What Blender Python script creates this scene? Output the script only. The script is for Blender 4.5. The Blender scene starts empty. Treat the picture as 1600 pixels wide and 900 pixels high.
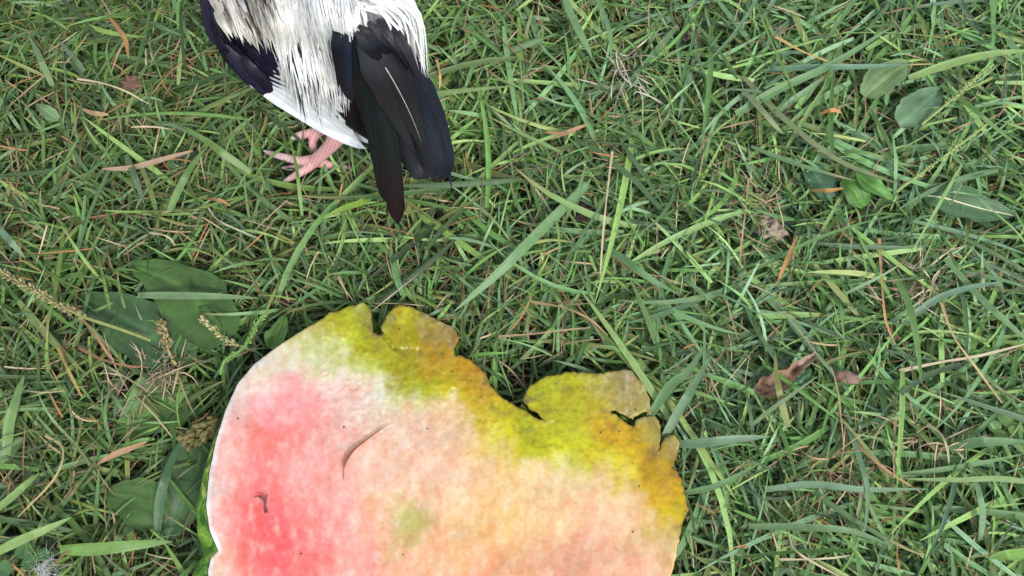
import bpy, bmesh, math, random
import numpy as np
from mathutils import Vector, noise as mnoise, geometry as mgeo
from mathutils.bvhtree import BVHTree

random.seed(7)
rng = np.random.default_rng(11)
SC = bpy.context.scene
COL = SC.collection

# ------------------------------------------------------------------ camera
LENS, TILT, DIST = 34.0, math.radians(18.0), 0.605
FPX = 1600 * LENS / 36.0
cT, sT = math.cos(TILT), math.sin(TILT)
CAM = np.array([0.0, -DIST * sT, DIST * cT])
cam_d = bpy.data.cameras.new('camera')
cam_d.lens = LENS
cam_d.sensor_width = 36.0
cam_d.clip_start = 0.01
cam_d.clip_end = 400.0
cam = bpy.data.objects.new('camera', cam_d)
cam.location = CAM
cam.rotation_euler = (TILT, 0, 0)
COL.objects.link(cam)
SC.camera = cam

# ------------------------------------------------------------------ light: bright overcast day
SUN_EL, SUN_AZ = math.radians(52), math.radians(148)        # azimuth clockwise from +y
world = bpy.data.worlds.new('World')
SC.world = world
world.use_nodes = True
wn, wl = world.node_tree.nodes, world.node_tree.links
bg = wn['Background']
sky = wn.new('ShaderNodeTexSky')
sky.sky_type = 'NISHITA'
sky.sun_disc = False
sky.sun_elevation = SUN_EL
sky.sun_rotation = SUN_AZ
sky.air_density = 1.0
sky.dust_density = 1.0
hs = wn.new('ShaderNodeHueSaturation')
hs.inputs['Saturation'].default_value = 0.34
wl.new(sky.outputs[0], hs.inputs['Color'])
wl.new(hs.outputs[0], bg.inputs['Color'])
bg.inputs['Strength'].default_value = 0.15
sun_d = bpy.data.lights.new('sun', 'SUN')
sun_d.energy = 1.5
sun_d.angle = math.radians(11)
sun_d.color = (1.0, 0.975, 0.94)
sun = bpy.data.objects.new('sun', sun_d)
sdir = Vector((math.sin(SUN_AZ) * math.cos(SUN_EL), math.cos(SUN_AZ) * math.cos(SUN_EL), math.sin(SUN_EL)))
sun.rotation_euler = sdir.to_track_quat('Z', 'Y').to_euler()
sun.location = sdir * 5
COL.objects.link(sun)
SC.view_settings.view_transform = 'Standard'
SC.view_settings.look = 'None'
SC.view_settings.exposure = 1.25
SC.view_settings.gamma = 1.0

# ------------------------------------------------------------------ helpers: coordinates
def rays(px, py):
    px = np.asarray(px, float); py = np.asarray(py, float)
    x = (px - 800) / FPX
    y = (450 - py) / FPX
    return np.stack([x, y * cT + sT, y * sT - cT], -1)

def at(px, py, z):
    """point at height z seen at a photo pixel"""
    d = rays(px, py)
    t = (np.asarray(z, float) - CAM[2]) / d[..., 2]
    return CAM + d * t[..., None]

def proj(P):
    v = np.asarray(P, float) - CAM
    yc = v[..., 1] * cT + v[..., 2] * sT
    zc = -(v[..., 1] * -sT + v[..., 2] * cT)
    return 800 + FPX * v[..., 0] / zc, 450 - FPX * yc / zc

def mpp(z):
    return (CAM[2] - z) / cT / FPX          # metres per photo pixel near height z

def idw(ctrl, px, py, power=3.0, soft=12.0):
    c = np.asarray(ctrl, float)
    px = np.asarray(px, float).ravel(); py = np.asarray(py, float).ravel()
    out = np.zeros((len(px), c.shape[1] - 2))
    for i in range(0, len(px), 4000):
        d2 = (px[i:i+4000, None] - c[None, :, 0])**2 + (py[i:i+4000, None] - c[None, :, 1])**2 + soft**2
        w = d2**(-power / 2)
        out[i:i+4000] = (w @ c[:, 2:]) / w.sum(1, keepdims=True)
    return out

def catmull(pts, n):
    p = np.asarray(pts, float)
    if len(p) == 2:
        t = np.linspace(0, 1, n)[:, None]
        return p[0] * (1 - t) + p[1] * t
    q = np.vstack([2 * p[0] - p[1], p, 2 * p[-1] - p[-2]])
    out = []
    for u in np.linspace(0, len(p) - 1 - 1e-9, n):
        i = int(u); t = u - i
        a, b, c, d = q[i], q[i+1], q[i+2], q[i+3]
        out.append(0.5 * (2*b + (c - a)*t + (2*a - 5*b + 4*c - d)*t*t + (3*b - a - 3*c + d)*t**3))
    return np.array(out)

def inside(poly, x, y):
    poly = np.asarray(poly, float); x = np.asarray(x); y = np.asarray(y)
    r = np.zeros(x.shape, bool)
    j = len(poly) - 1
    for i in range(len(poly)):
        xi, yi = poly[i]; xj, yj = poly[j]
        if yi != yj:
            r ^= ((yi > y) != (yj > y)) & (x < (xj - xi) * (y - yi) / (yj - yi) + xi)
        j = i
    return r

def lin(c):
    c = np.asarray(c, float) / 255.0
    return np.where(c <= 0.04045, c / 12.92, ((c + 0.055) / 1.055) ** 2.4)

def unit(v):
    return v / np.maximum(np.linalg.norm(v, axis=-1, keepdims=True), 1e-9)

# ------------------------------------------------------------------ helpers: objects
def make_mesh(name, V, F, cols=None, uvs=None, smooth=True):
    me = bpy.data.meshes.new(name)
    V = np.ascontiguousarray(V, np.float32)
    if isinstance(F, np.ndarray):
        n, k = F.shape
        me.vertices.add(len(V)); me.vertices.foreach_set('co', V.ravel())
        me.loops.add(n * k); me.loops.foreach_set('vertex_index', F.astype(np.int32).ravel())
        me.polygons.add(n); me.polygons.foreach_set('loop_start', np.arange(0, n * k, k, dtype=np.int32))
        me.update(calc_edges=True)
    else:
        me.from_pydata(V.tolist(), [], [list(map(int, f)) for f in F]); me.update()
    if smooth:
        me.polygons.foreach_set('use_smooth', np.ones(len(me.polygons), bool))
    if cols is not None:
        a = me.color_attributes.new('col', 'FLOAT_COLOR', 'POINT')
        c4 = np.ones((len(V), 4), np.float32); c4[:, :3] = cols
        a.data.foreach_set('color', c4.ravel())
    if uvs is not None:
        li = np.empty(len(me.loops), np.int32); me.loops.foreach_get('vertex_index', li)
        uv = me.uv_layers.new(name='uv')
        uv.data.foreach_set('uv', np.asarray(uvs, np.float32)[li].ravel())
    return me

def link(name, V, F, mat, parent=None, cols=None, uvs=None, smooth=True, origin=None):
    V = np.asarray(V, float)
    if parent is not None:
        o0 = np.array(parent_world(parent))
    else:
        o0 = np.array(origin) if origin is not None else np.zeros(3)
    me = make_mesh(name, V - o0, F, cols, uvs, smooth)
    for m in (mat if isinstance(mat, list) else [mat]):
        me.materials.append(m)
    o = bpy.data.objects.new(name, me)
    COL.objects.link(o)
    if parent is not None:
        o.parent = parent
    else:
        o.location = o0
    return o

def parent_world(p):
    v = Vector((0, 0, 0))
    while p is not None:
        v += p.location; p = p.parent
    return v

def tag(o, label, cat, group=None, kind=None):
    if label: o['label'] = label
    if cat: o['category'] = cat
    if group: o['group'] = group
    if kind: o['kind'] = kind
    return o

def thing(name, label, cat, loc, group=None):
    o = bpy.data.objects.new(name, None)
    o.empty_display_size = 0.01
    o.location = loc
    COL.objects.link(o)
    return tag(o, label, cat, group)

def strips(P, N, W, fold, cols):
    """P (n,S,3) centre lines, N (n,S,3) or (n,1,3) facing, W (n,S) full widths -> V, F, cols, uv"""
    n, S, _ = P.shape
    T = unit(np.gradient(P, axis=1))
    N = np.broadcast_to(N, P.shape)
    side = unit(np.cross(T, N))
    nn = np.cross(side, T)
    h = W[..., None] * 0.5
    mid = P - nn * (np.asarray(fold).reshape(-1, 1, 1) * W[..., None])
    V = np.stack([P - side * h, mid, P + side * h], 2).reshape(-1, 3)
    idx = np.arange(n * S * 3).reshape(n, S, 3)
    a, b = idx[:, :-1, :-1], idx[:, :-1, 1:]
    c, d = idx[:, 1:, 1:], idx[:, 1:, :-1]
    F = np.stack([a, b, c, d], -1).reshape(-1, 4)
    cols = np.asarray(cols)
    if cols.ndim == 2: cols = cols[:, None, :]
    C = np.broadcast_to(cols[:, :, None, :], (n, S, 3, 3)).reshape(-1, 3)
    u = np.broadcast_to(np.array([0, .5, 1.0])[None, None, :], (n, S, 3))
    v = np.broadcast_to(np.linspace(0, 1, S)[None, :, None], (n, S, 3))
    off = rng.random((n, 1, 1)) * 7
    UV = np.stack([u + np.floor(off), v + off * 0.3], -1).reshape(-1, 2)
    return V, F, C, UV

def tube(path, radii, sides=8, cap=True):
    P = np.asarray(path, float); R = np.broadcast_to(np.asarray(radii, float), (len(P),))
    T = unit(np.gradient(P, axis=0))
    ref = np.array([0.13, 0.21, 0.97])
    A = unit(np.cross(T, ref)); B = np.cross(T, A)
    an = np.linspace(0, 2 * math.pi, sides, endpoint=False)
    V = (P[:, None] + R[:, None, None] * (A[:, None] * np.cos(an)[None, :, None] + B[:, None] * np.sin(an)[None, :, None])).reshape(-1, 3)
    F = []
    for i in range(len(P) - 1):
        for k in range(sides):
            k2 = (k + 1) % sides
            F.append((i*sides + k, i*sides + k2, (i+1)*sides + k2, (i+1)*sides + k))
    if cap:
        F.append(tuple(range(sides))[::-1]); F.append(tuple((len(P)-1)*sides + k for k in range(sides)))
    return V, F

def merge(parts):
    V, F, n = [], [], 0
    for v, f in parts:
        V.append(v); F += [tuple(i + n for i in q) for q in f]; n += len(v)
    return np.vstack(V), F

# ------------------------------------------------------------------ materials
def mat(name):
    m = bpy.data.materials.new(name); m.use_nodes = True
    nt = m.node_tree
    return m, nt.nodes, nt.links, nt.nodes['Principled BSDF']

def noise_node(N, L, scale, detail=4, rough=0.6, coord='Object', stretch=None, dist=0.0):
    tc = N.new('ShaderNodeTexCoord'); no = N.new('ShaderNodeTexNoise')
    no.inputs['Scale'].default_value = scale; no.inputs['Detail'].default_value = detail
    no.inputs['Roughness'].default_value = rough; no.inputs['Distortion'].default_value = dist
    if stretch:
        mp = N.new('ShaderNodeMapping'); mp.inputs['Scale'].default_value = stretch
        L.new(tc.outputs[coord], mp.inputs[0]); L.new(mp.outputs[0], no.inputs['Vector'])
    else:
        L.new(tc.outputs[coord], no.inputs['Vector'])
    return no

def ramp(N, L, src, stops):
    r = N.new('ShaderNodeValToRGB')
    while len(r.color_ramp.elements) < len(stops): r.color_ramp.elements.new(0.5)
    for e, (p, c) in zip(r.color_ramp.elements, stops):
        e.position = p; e.color = (*c, 1) if len(c) == 3 else c
    L.new(src, r.inputs[0])
    return r

def mult(N, L, a, b, fac=1.0, mode='MULTIPLY'):
    m = N.new('ShaderNodeMix'); m.data_type = 'RGBA'; m.blend_type = mode
    m.inputs[0].default_value = fac
    L.new(a, m.inputs[6]); L.new(b, m.inputs[7])
    return m.outputs[2]

def bump(N, L, B, src, strength, dist):
    b = N.new('ShaderNodeBump'); b.inputs['Strength'].default_value = strength; b.inputs['Distance'].default_value = dist
    L.new(src, b.inputs['Height']); L.new(b.outputs[0], B.inputs['Normal'])
    return b

def attr(N, name='col'):
    a = N.new('ShaderNodeAttribute'); a.attribute_name = name
    return a.outputs['Color']

def strip_mat(name, rough, spec, vein=18.0, trans=0.0, veincol=(0.72, 0.75, 0.7), stretch=(14, 1.2, 1), bump_d=0.0004, coat=0.0, spots=None, sheen=0.0):
    """colour from the attribute, long veins from the UVs"""
    m, N, L, B = mat(name)
    no = noise_node(N, L, 1.0, 3, 0.6, 'UV', stretch)
    rp = ramp(N, L, no.outputs['Fac'], [(0.3, veincol), (0.7, (1.15, 1.15, 1.12))])
    base = mult(N, L, attr(N), rp.outputs[0])
    n2 = noise_node(N, L, 170, 3)
    r2 = ramp(N, L, n2.outputs['Fac'], [(0.3, (0.8, 0.84, 0.8)), (0.72, (1.15, 1.12, 1.1))])
    base = mult(N, L, base, r2.outputs[0])
    if spots:
        n3 = noise_node(N, L, 420, 2)
        r3 = ramp(N, L, n3.outputs['Fac'], [(0.66, (0, 0, 0)), (0.74, (1, 1, 1))])
        mx = N.new('ShaderNodeMix'); mx.data_type = 'RGBA'
        L.new(r3.outputs[0], mx.inputs[0]); L.new(base, mx.inputs[6]); mx.inputs[7].default_value = (*spots, 1)
        base = mx.outputs[2]
    L.new(base, B.inputs['Base Color'])
    B.inputs['Roughness'].default_value = rough
    B.inputs['Specular IOR Level'].default_value = spec
    B.inputs['Coat Weight'].default_value = coat
    B.inputs['Sheen Weight'].default_value = sheen
    if bump_d: bump(N, L, B, no.outputs['Fac'], 0.6, bump_d)
    if trans:
        tr = N.new('ShaderNodeBsdfTranslucent'); L.new(base, tr.inputs['Color'])
        mx = N.new('ShaderNodeMixShader'); mx.inputs[0].default_value = trans
        L.new(B.outputs[0], mx.inputs[1]); L.new(tr.outputs[0], mx.inputs[2])
        L.new(mx.outputs[0], N['Material Output'].inputs['Surface'])
    return m

M_GRASS = strip_mat('grass_blade', 0.40, 0.45, trans=0.25, spots=(0.16, 0.13, 0.05))
M_STRAW = strip_mat('dry_straw', 0.7, 0.3, trans=0.15, veincol=(0.6, 0.55, 0.5))
M_LEAF = strip_mat('broad_leaf', 0.5, 0.35, trans=0.15, stretch=(6, 1.0, 1), bump_d=0.0012, veincol=(0.7, 0.78, 0.7), spots=(0.10, 0.11, 0.04))
M_WHITE = strip_mat('white_feather', 0.75, 0.25, trans=0.25, stretch=(9, 2, 1), veincol=(0.86, 0.86, 0.88), bump_d=0.0003)
M_BLACK = strip_mat('black_feather', 0.36, 0.15, stretch=(20, 1.0, 1), veincol=(0.35, 0.38, 0.45), bump_d=0.0004)

_N, _L = M_BLACK.node_tree.nodes, M_BLACK.node_tree.links
_n = noise_node(_N, _L, 1.0, 3, 0.6, 'UV', (16, 0.8, 1))
_r = ramp(_N, _L, _n.outputs['Fac'], [(0.35, (.2, .2, .2)), (0.65, (.45, .45, .45))])
_L.new(_r.outputs[0], _N['Principled BSDF'].inputs['Roughness'])

def soil_mat():
    m, N, L, B = mat('soil')
    a = noise_node(N, L, 60, 6, 0.7)
    r = ramp(N, L, a.outputs['Fac'], [(0.3, (0.014, 0.018, 0.008)), (0.5, (0.040, 0.050, 0.020)), (0.7, (0.06, 0.10, 0.03))])
    L.new(r.outputs[0], B.inputs['Base Color']); B.inputs['Roughness'].default_value = 0.95
    bump(N, L, B, a.outputs['Fac'], 0.8, 0.006)
    return m
M_SOIL = soil_mat()

def flesh_mat():
    m, N, L, B = mat('melon_flesh')
    a = noise_node(N, L, 130, 4, 0.5, stretch=(1.0, 0.62, 1), dist=0.5)
    r = ramp(N, L, a.outputs['Fac'], [(0.30, (0.93, 0.82, 0.76)), (0.5, (1, 1, 1)), (0.70, (1.04, 1.13, 1.2))])
    base = mult(N, L, attr(N), r.outputs[0])
    f = noise_node(N, L, 420, 3, 0.6, dist=0.3)
    rf = ramp(N, L, f.outputs['Fac'], [(0.3, (0.90, 0.87, 0.82)), (0.6, (1.03, 1.03, 1.03))])
    base = mult(N, L, base, rf.outputs[0])
    s = N.new('ShaderNodeTexVoronoi'); s.voronoi_dimensions = '2D'; s.inputs['Scale'].default_value = 42
    tc = N.new('ShaderNodeTexCoord'); L.new(tc.outputs['Object'], s.inputs['Vector'])
    rs = ramp(N, L, s.outputs['Distance'], [(0.018, (1, 1, 1)), (0.028, (0, 0, 0))])
    gate = noise_node(N, L, 33, 1)
    rg = ramp(N, L, gate.outputs['Fac'], [(0.55, (0, 0, 0)), (0.57, (1, 1, 1))])
    fac = mult(N, L, rs.outputs[0], rg.outputs[0])
    mx = N.new('ShaderNodeMix'); mx.data_type = 'RGBA'
    L.new(fac, mx.inputs[0]); L.new(base, mx.inputs[6]); mx.inputs[7].default_value = (0.05, 0.02, 0.012, 1)
    L.new(mx.outputs[2], B.inputs['Base Color'])
    B.inputs['Roughness'].default_value = 0.32
    B.inputs['Specular IOR Level'].default_value = 0.28
    B.inputs['Subsurface Weight'].default_value = 0.5
    B.inputs['Subsurface Radius'].default_value = (1.0, 0.5, 0.35)
    B.inputs['Subsurface Scale'].default_value = 0.004
    ad = N.new('ShaderNodeMath'); ad.operation = 'ADD'
    L.new(a.outputs['Fac'], ad.inputs[0]); L.new(f.outputs['Fac'], ad.inputs[1])
    bump(N, L, B, ad.outputs[0], 0.13, 0.0008)
    return m
M_FLESH = flesh_mat()

def skin_mat():
    m, N, L, B = mat('melon_skin')
    tc = N.new('ShaderNodeTexCoord')
    no = noise_node(N, L, 55, 5, 0.7, dist=1.2, stretch=(1, 1, 0.6))
    r = ramp(N, L, no.outputs['Fac'], [(0.40, (0.02, 0.065, 0.012)), (0.48, (0.06, 0.16, 0.018)), (0.55, (0.16, 0.28, 0.035)), (0.62, (0.42, 0.46, 0.11))])
    L.new(r.outputs[0], B.inputs['Base Color'])
    B.inputs['Roughness'].default_value = 0.35
    return m
M_SKIN = skin_mat()

def simple_mat(name, c1, c2, scale, rough=0.7, bd=0.001, sss=0.0, spec=0.4, useattr=False):
    m, N, L, B = mat(name)
    no = noise_node(N, L, scale, 4, 0.65)
    r = ramp(N, L, no.outputs['Fac'], [(0.3, c1), (0.7, c2)])
    src = r.outputs[0]
    if useattr: src = mult(N, L, attr(N), src)
    L.new(src, B.inputs['Base Color'])
    B.inputs['Roughness'].default_value = rough; B.inputs['Specular IOR Level'].default_value = spec
    if sss:
        B.inputs['Subsurface Weight'].default_value = sss; B.inputs['Subsurface Scale'].default_value = 0.003
        B.inputs['Subsurface Radius'].default_value = (1, 0.4, 0.3)
    if bd: bump(N, L, B, no.outputs['Fac'], 0.6, bd)
    return m
M_BIRD = simple_mat('bird_skin', (0.85, 0.8, 0.8), (1.1, 1.1, 1.1), 500, 0.55, 0.0006, 0.15, useattr=True)
M_BROWN = simple_mat('dry_brown', (0.10, 0.045, 0.03), (0.30, 0.14, 0.07), 350, 0.75, 0.0006)
M_TWIG = simple_mat('dark_twig', (0.03, 0.014, 0.015), (0.13, 0.06, 0.05), 600, 0.7, 0.0004)
M_DEBRIS = simple_mat('debris', (0.7, 0.7, 0.7), (1.25, 1.2, 1.15), 330, 0.85, 0.002, useattr=True)
M_SEED = simple_mat('seed', (0.75, 0.75, 0.7), (1.2, 1.2, 1.15), 400, 0.6, 0.0005, useattr=True)
M_SHELL = simple_mat('wing_under', (0.004, 0.004, 0.007), (0.009, 0.009, 0.013), 300, 0.6, 0.001)
M_EYE = simple_mat('eye', (0.02, 0.008, 0.003), (0.12, 0.04, 0.01), 80, 0.1, 0)
M_COMB = simple_mat('comb', (0.35, 0.02, 0.02), (0.5, 0.05, 0.04), 200, 0.45, 0.001, 0.2)
M_BEAK = simple_mat('beak', (0.35, 0.25, 0.10), (0.5, 0.38, 0.18), 200, 0.4, 0)

# ------------------------------------------------------------------ setting: ground
g = 24
gx = np.concatenate([-np.geomspace(40, 0.9, g), np.linspace(-0.8, 0.8, 65), np.geomspace(0.9, 40, g)])
GX, GY = np.meshgrid(gx, gx)
GZ = np.array([[0.004 * mnoise.noise(Vector((a * 9, b * 9, 1.3))) - 0.004 for a in gx] for b in gx])
n = len(gx)
ii = np.arange(n * n).reshape(n, n)
GF = np.stack([ii[:-1, :-1], ii[:-1, 1:], ii[1:, 1:], ii[1:, :-1]], -1).reshape(-1, 4)
tag(link('ground', np.stack([GX, GY, GZ], -1).reshape(-1, 3), GF, M_SOIL), 'dark soil and thatch under the lawn', 'ground', kind='structure')

# ------------------------------------------------------------------ melon
Z_M = [(330,800,.074),(340,680,.071),(400,590,.063),(450,540,.056),(500,510,.046),(550,485,.038),(650,490,.032),(700,520,.031),(680,560,.043),
       (760,600,.043),(850,650,.043),(900,590,.033),(985,590,.028),(1010,630,.030),(1030,680,.034),(1070,790,.042),(1050,900,.052),
       (500,750,.060),(420,800,.063),(700,750,.050),(900,800,.048),(700,900,.052),(900,950,.056),(330,1040,.078),(600,1200,.078),(1000,1040,.064),(700,1050,.058)]
C_M = [(335,700,236,228,218),(345,640,240,232,222),(400,575,238,226,202),(330,800,242,235,226),(335,760,242,235,226),(330,860,236,222,190),(338,890,238,224,200),(370,605,238,228,214),(430,548,232,215,185),
 (358,700,246,165,158),(352,800,248,140,135),(366,650,247,172,165),(348,740,247,170,160),(352,850,249,140,135),(385,800,250,112,112),(400,700,246,140,132),(440,650,250,150,148),(430,850,250,106,114),(380,880,248,132,124),(470,620,252,166,164),(520,610,250,190,186),(400,750,248,128,124),
 (500,700,250,186,178),(520,800,248,166,160),(560,880,247,170,156),(430,612,252,184,188),(480,740,250,172,166),(450,900,250,120,122),(480,870,248,140,135),
 (460,572,240,238,222),(500,562,208,222,160),(540,592,244,238,224),(575,570,196,206,110),(445,560,228,222,186),(540,640,246,214,198),
 (540,500,182,178,66),(565,540,186,182,62),(520,520,192,190,88),(612,560,168,150,44),(585,505,150,150,76),(490,525,205,200,130),
 (650,500,184,172,70),(690,520,152,136,88),(622,500,190,178,54),(640,530,178,172,70),
 (680,562,200,148,52),(720,580,204,152,46),(650,570,162,148,36),(650,592,152,164,46),(700,602,180,178,44),(750,590,192,148,48),
 (640,624,226,224,156),(600,622,238,234,218),(650,660,245,202,178),(600,700,245,206,182),(700,640,240,216,160),(755,640,206,190,74),(730,680,240,206,150),(800,655,190,178,48),(820,690,168,172,42),(860,690,196,190,62),(900,700,204,204,84),(780,700,226,208,98),(780,625,190,160,60),
 (860,620,180,174,62),(930,610,184,174,78),(980,600,150,140,92),(900,640,188,178,58),(900,670,172,158,52),(1000,625,172,160,90),
 (960,672,212,166,54),(985,700,214,170,54),(1010,720,208,160,54),(1040,760,214,168,62),(1060,790,196,168,46),(1040,812,224,194,92),(1050,850,236,206,134),(1025,680,170,160,84),(1050,700,168,152,80),
 (950,720,220,204,94),(980,750,224,204,94),(900,740,238,220,150),(850,750,250,224,168),(800,760,246,206,152),(950,780,250,214,170),(930,850,249,196,162),(980,880,249,196,160),(900,880,248,184,152),(1000,830,248,206,160),
 (640,810,198,190,112),(630,832,200,190,116),(700,780,245,204,162),(660,750,245,206,178),(720,850,245,200,142),(800,850,248,200,142),(760,880,246,182,142),(640,885,246,186,152),(690,720,245,202,172),(850,820,250,216,160),(560,760,247,192,174),(590,840,246,172,152),(780,810,242,208,140),
 (880,765,249,212,165),(820,735,244,212,152),(925,775,250,213,166),(985,795,248,210,164),(1020,860,246,206,166),(760,720,246,206,162),(720,700,245,205,168),(850,860,249,190,152),(1000,880,248,188,158),(940,820,250,196,164),(470,680,249,158,152),(440,700,247,138,134),(420,840,250,116,118),(480,820,249,150,144),(530,760,248,184,172),(610,660,244,212,190),(540,680,247,196,182),(500,650,250,176,170),(690,660,244,208,180),(600,780,245,204,176),(680,850,245,192,150),(760,800,246,202,146),(870,780,249,208,160),(500,1000,250,130,130),(700,1000,248,175,150),(900,1000,248,175,150),(600,1150,240,225,210)]
M_MAIN = [(322,960),(327,915),(325,890),(330,872),(341,861),(336,848),(328,830),(322,790),(327,740),(337,690),(353,640),(371,600),(396,570),(430,544),(465,521),(498,501),(514,489),(545,479),(568,472),(579,483),(583,518),(590,523),(598,521),
 (595,512),(606,489),(624,476),(641,479),(676,496),(700,509),(713,517),(715,530),(709,545),(711,553),(720,556),(736,563),(757,582),(766,604),(786,623),(812,637),(832,649),(850,657),(840,646),(826,638),(815,625),(826,604),(851,589),(890,581),(931,584),(960,580),(977,577),(986,580),(1006,601),(1015,625),(1018,648),(1006,643),(999,646),(988,655),(972,647),(957,641),(953,643),(962,649),(974,656),(985,664),(991,667),(992,658),(1003,651),(1020,650),(1028,657),(1033,668),(1031,690),(1029,704),(1033,694),(1039,682),(1048,679),(1056,681),(1062,690),(1060,704),(1053,722),(1050,730),(1058,735),(1063,746),(1070,775),(1076,797),(1068,811),(1063,832),(1056,868),(1048,900),(1022,1005),(962,1105),(872,1180),(742,1222),(600,1217),(480,1182),(390,1122),(337,1042)]
# creases where the torn rind folds: (x0, y0, x1, y1, depth, width)
CREASE = [(597,522,618,546,.0035,2.4),(618,546,655,548,.0016,2.6),(655,548,711,554,.0010,2.6),(591,525,606,548,.0008,4),
          (992,667,1030,700,.0010,3),(1029,704,1050,728,.0010,3),(505,495,520,540,.0008,5),(860,612,960,600,-.0012,22),(930,585,915,640,.0008,5),(870,690,960,700,-.0008,20),(640,590,740,610,-.001,14),(760,640,850,690,-.0008,16)]

def densify(poly, step, rag=0.0, closed=True, ragfn=None):
    p = np.asarray(poly, float); out = []
    for i in range(len(p)):
        a, b = p[i], p[(i + 1) % len(p)]
        k = max(1, int(np.linalg.norm(b - a) / step))
        for j in range(k):
            q = a + (b - a) * j / k
            r = rag * (ragfn(q) if ragfn else 1.0)
            if r:
                q = q + r * np.array([mnoise.noise(Vector((q[0] * .11, q[1] * .11, 3.1))) + .5 * mnoise.noise(Vector((q[0] * .3, q[1] * .3, 7))),
                                      mnoise.noise(Vector((q[0] * .11, q[1] * .11, 9.4))) + .5 * mnoise.noise(Vector((q[0] * .3, q[1] * .3, 17)))])
            out.append(q)
    return np.array(out)

def melon_col(px, py):
    px = np.asarray(px, float); py = np.asarray(py, float)
    wx = np.array([mnoise.noise(Vector((a * .022, b * .016, 0))) * 20 + mnoise.noise(Vector((a * .07, b * .05, 5))) * 16 + mnoise.noise(Vector((a * .2, b * .13, 6))) * 8 for a, b in zip(px, py)])
    wy = np.array([mnoise.noise(Vector((a * .022, b * .016, 20))) * 20 + mnoise.noise(Vector((a * .07, b * .05, 25))) * 16 + mnoise.noise(Vector((a * .2, b * .13, 26))) * 8 for a, b in zip(px, py)])
    near = np.clip((px - 350) / 60, 0.1, 1)
    c_ = np.asarray(C_M, float); s = np.zeros((len(px), 3))
    for i in range(0, len(px), 4000):
        d2 = (px[i:i+4000, None] + (wx * near)[i:i+4000, None] - c_[None, :, 0])**2 + (py[i:i+4000, None] + (wy * near)[i:i+4000, None] - c_[None, :, 1])**2
        w = np.exp(-d2 / (2 * 21.0**2)) + 3e-3 / (1 + d2 / 900.0)**2
        s[i:i+4000] = (w @ c_[:, 2:]) / w.sum(1, keepdims=True)
    nz = lambda sx, sy, o: np.array([mnoise.noise(Vector((a * sx, b * sy, o))) for a, b in zip(px, py)])
    c = lin(s); g_ = c.mean(1, keepdims=True)
    c = np.maximum(g_ + (c - g_) * (1.04 + .18 * np.clip((s[:, 1:2] - s[:, 2:3] - 65) / 50, 0, 1)), .012)
    yel = np.clip((s[:, 1] - s[:, 2] - 65) / 50, 0, 1) * np.clip((s[:, 0] - 90) / 40, 0, 1)          # rind side
    # soft watery mottling of the flesh
    m1 = nz(.075, .045, 31) * .9 + nz(.17, .10, 33) * .7
    pale = lin([251, 232, 210]); deep = np.clip(c * np.array([1.03, .78, .66]), 0, 1)
    wp_ = (np.clip(m1, 0, .8) * .46)[:, None] * (1 - yel)[:, None]; wd_ = (np.clip(-m1, 0, .8) * .58)[:, None] * (1 - yel)[:, None]
    c = c * (1 - wp_) + pale * wp_; c = c * (1 - wd_) + deep * wd_
    c = c * (1 + yel[:, None] * np.array([-.02, .06, 0]))
    # olive fibres, brown scuffs
    m2 = nz(.05, .13, 41) * .7 + nz(.16, .30, 43) * .7
    c = c * (1 + yel[:, None] * np.where(m2 > 0, .22, .62)[:, None] * m2[:, None] * np.array([1.0, .85, 1.2]))
    d = np.full(len(px), 1e9)
    for q in MAINP:
        d = np.minimum(d, (px - q[0])**2 + (py - q[1])**2)
    d = np.sqrt(d)
    sc = np.clip(nz(.035, .06, 51) + .5 * nz(.2, .2, 53) - .10, 0, .5) * 1.5 * np.clip(1 - d / 42, 0, 1) * (yel > .2)
    c = c * (1 - sc[:, None]) + lin([112, 94, 70]) * sc[:, None]
    ed = np.clip(1 - d / 3.5, 0, 1) * .6 * (yel > .2)
    c = c * (1 - ed[:, None]) + lin([95, 78, 40]) * ed[:, None]
    # white rind along the left rim
    lf = np.clip((470 - px) / 60, 0, 1) * np.clip((py - 535) / 40, 0, 1) * np.clip((8 + 5 * nz(.03, .03, 61) - d) / 6, 0, 1)
    c = c * (1 - lf[:, None]) + lin([246, 242, 240]) * lf[:, None]
    sp_ = lf * np.clip((nz(.35, .35, 71) - .22) * 4, 0, 1) * .55 * np.clip((720 - py) / 80, .15, 1)
    c = c * (1 - sp_[:, None]) + lin([150, 105, 115]) * sp_[:, None]
    return np.clip(c, .01, 1) * 0.545

def z_melon(px, py):
    return idw(Z_M, px, py, 3.0, 40)[:, 0]

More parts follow.
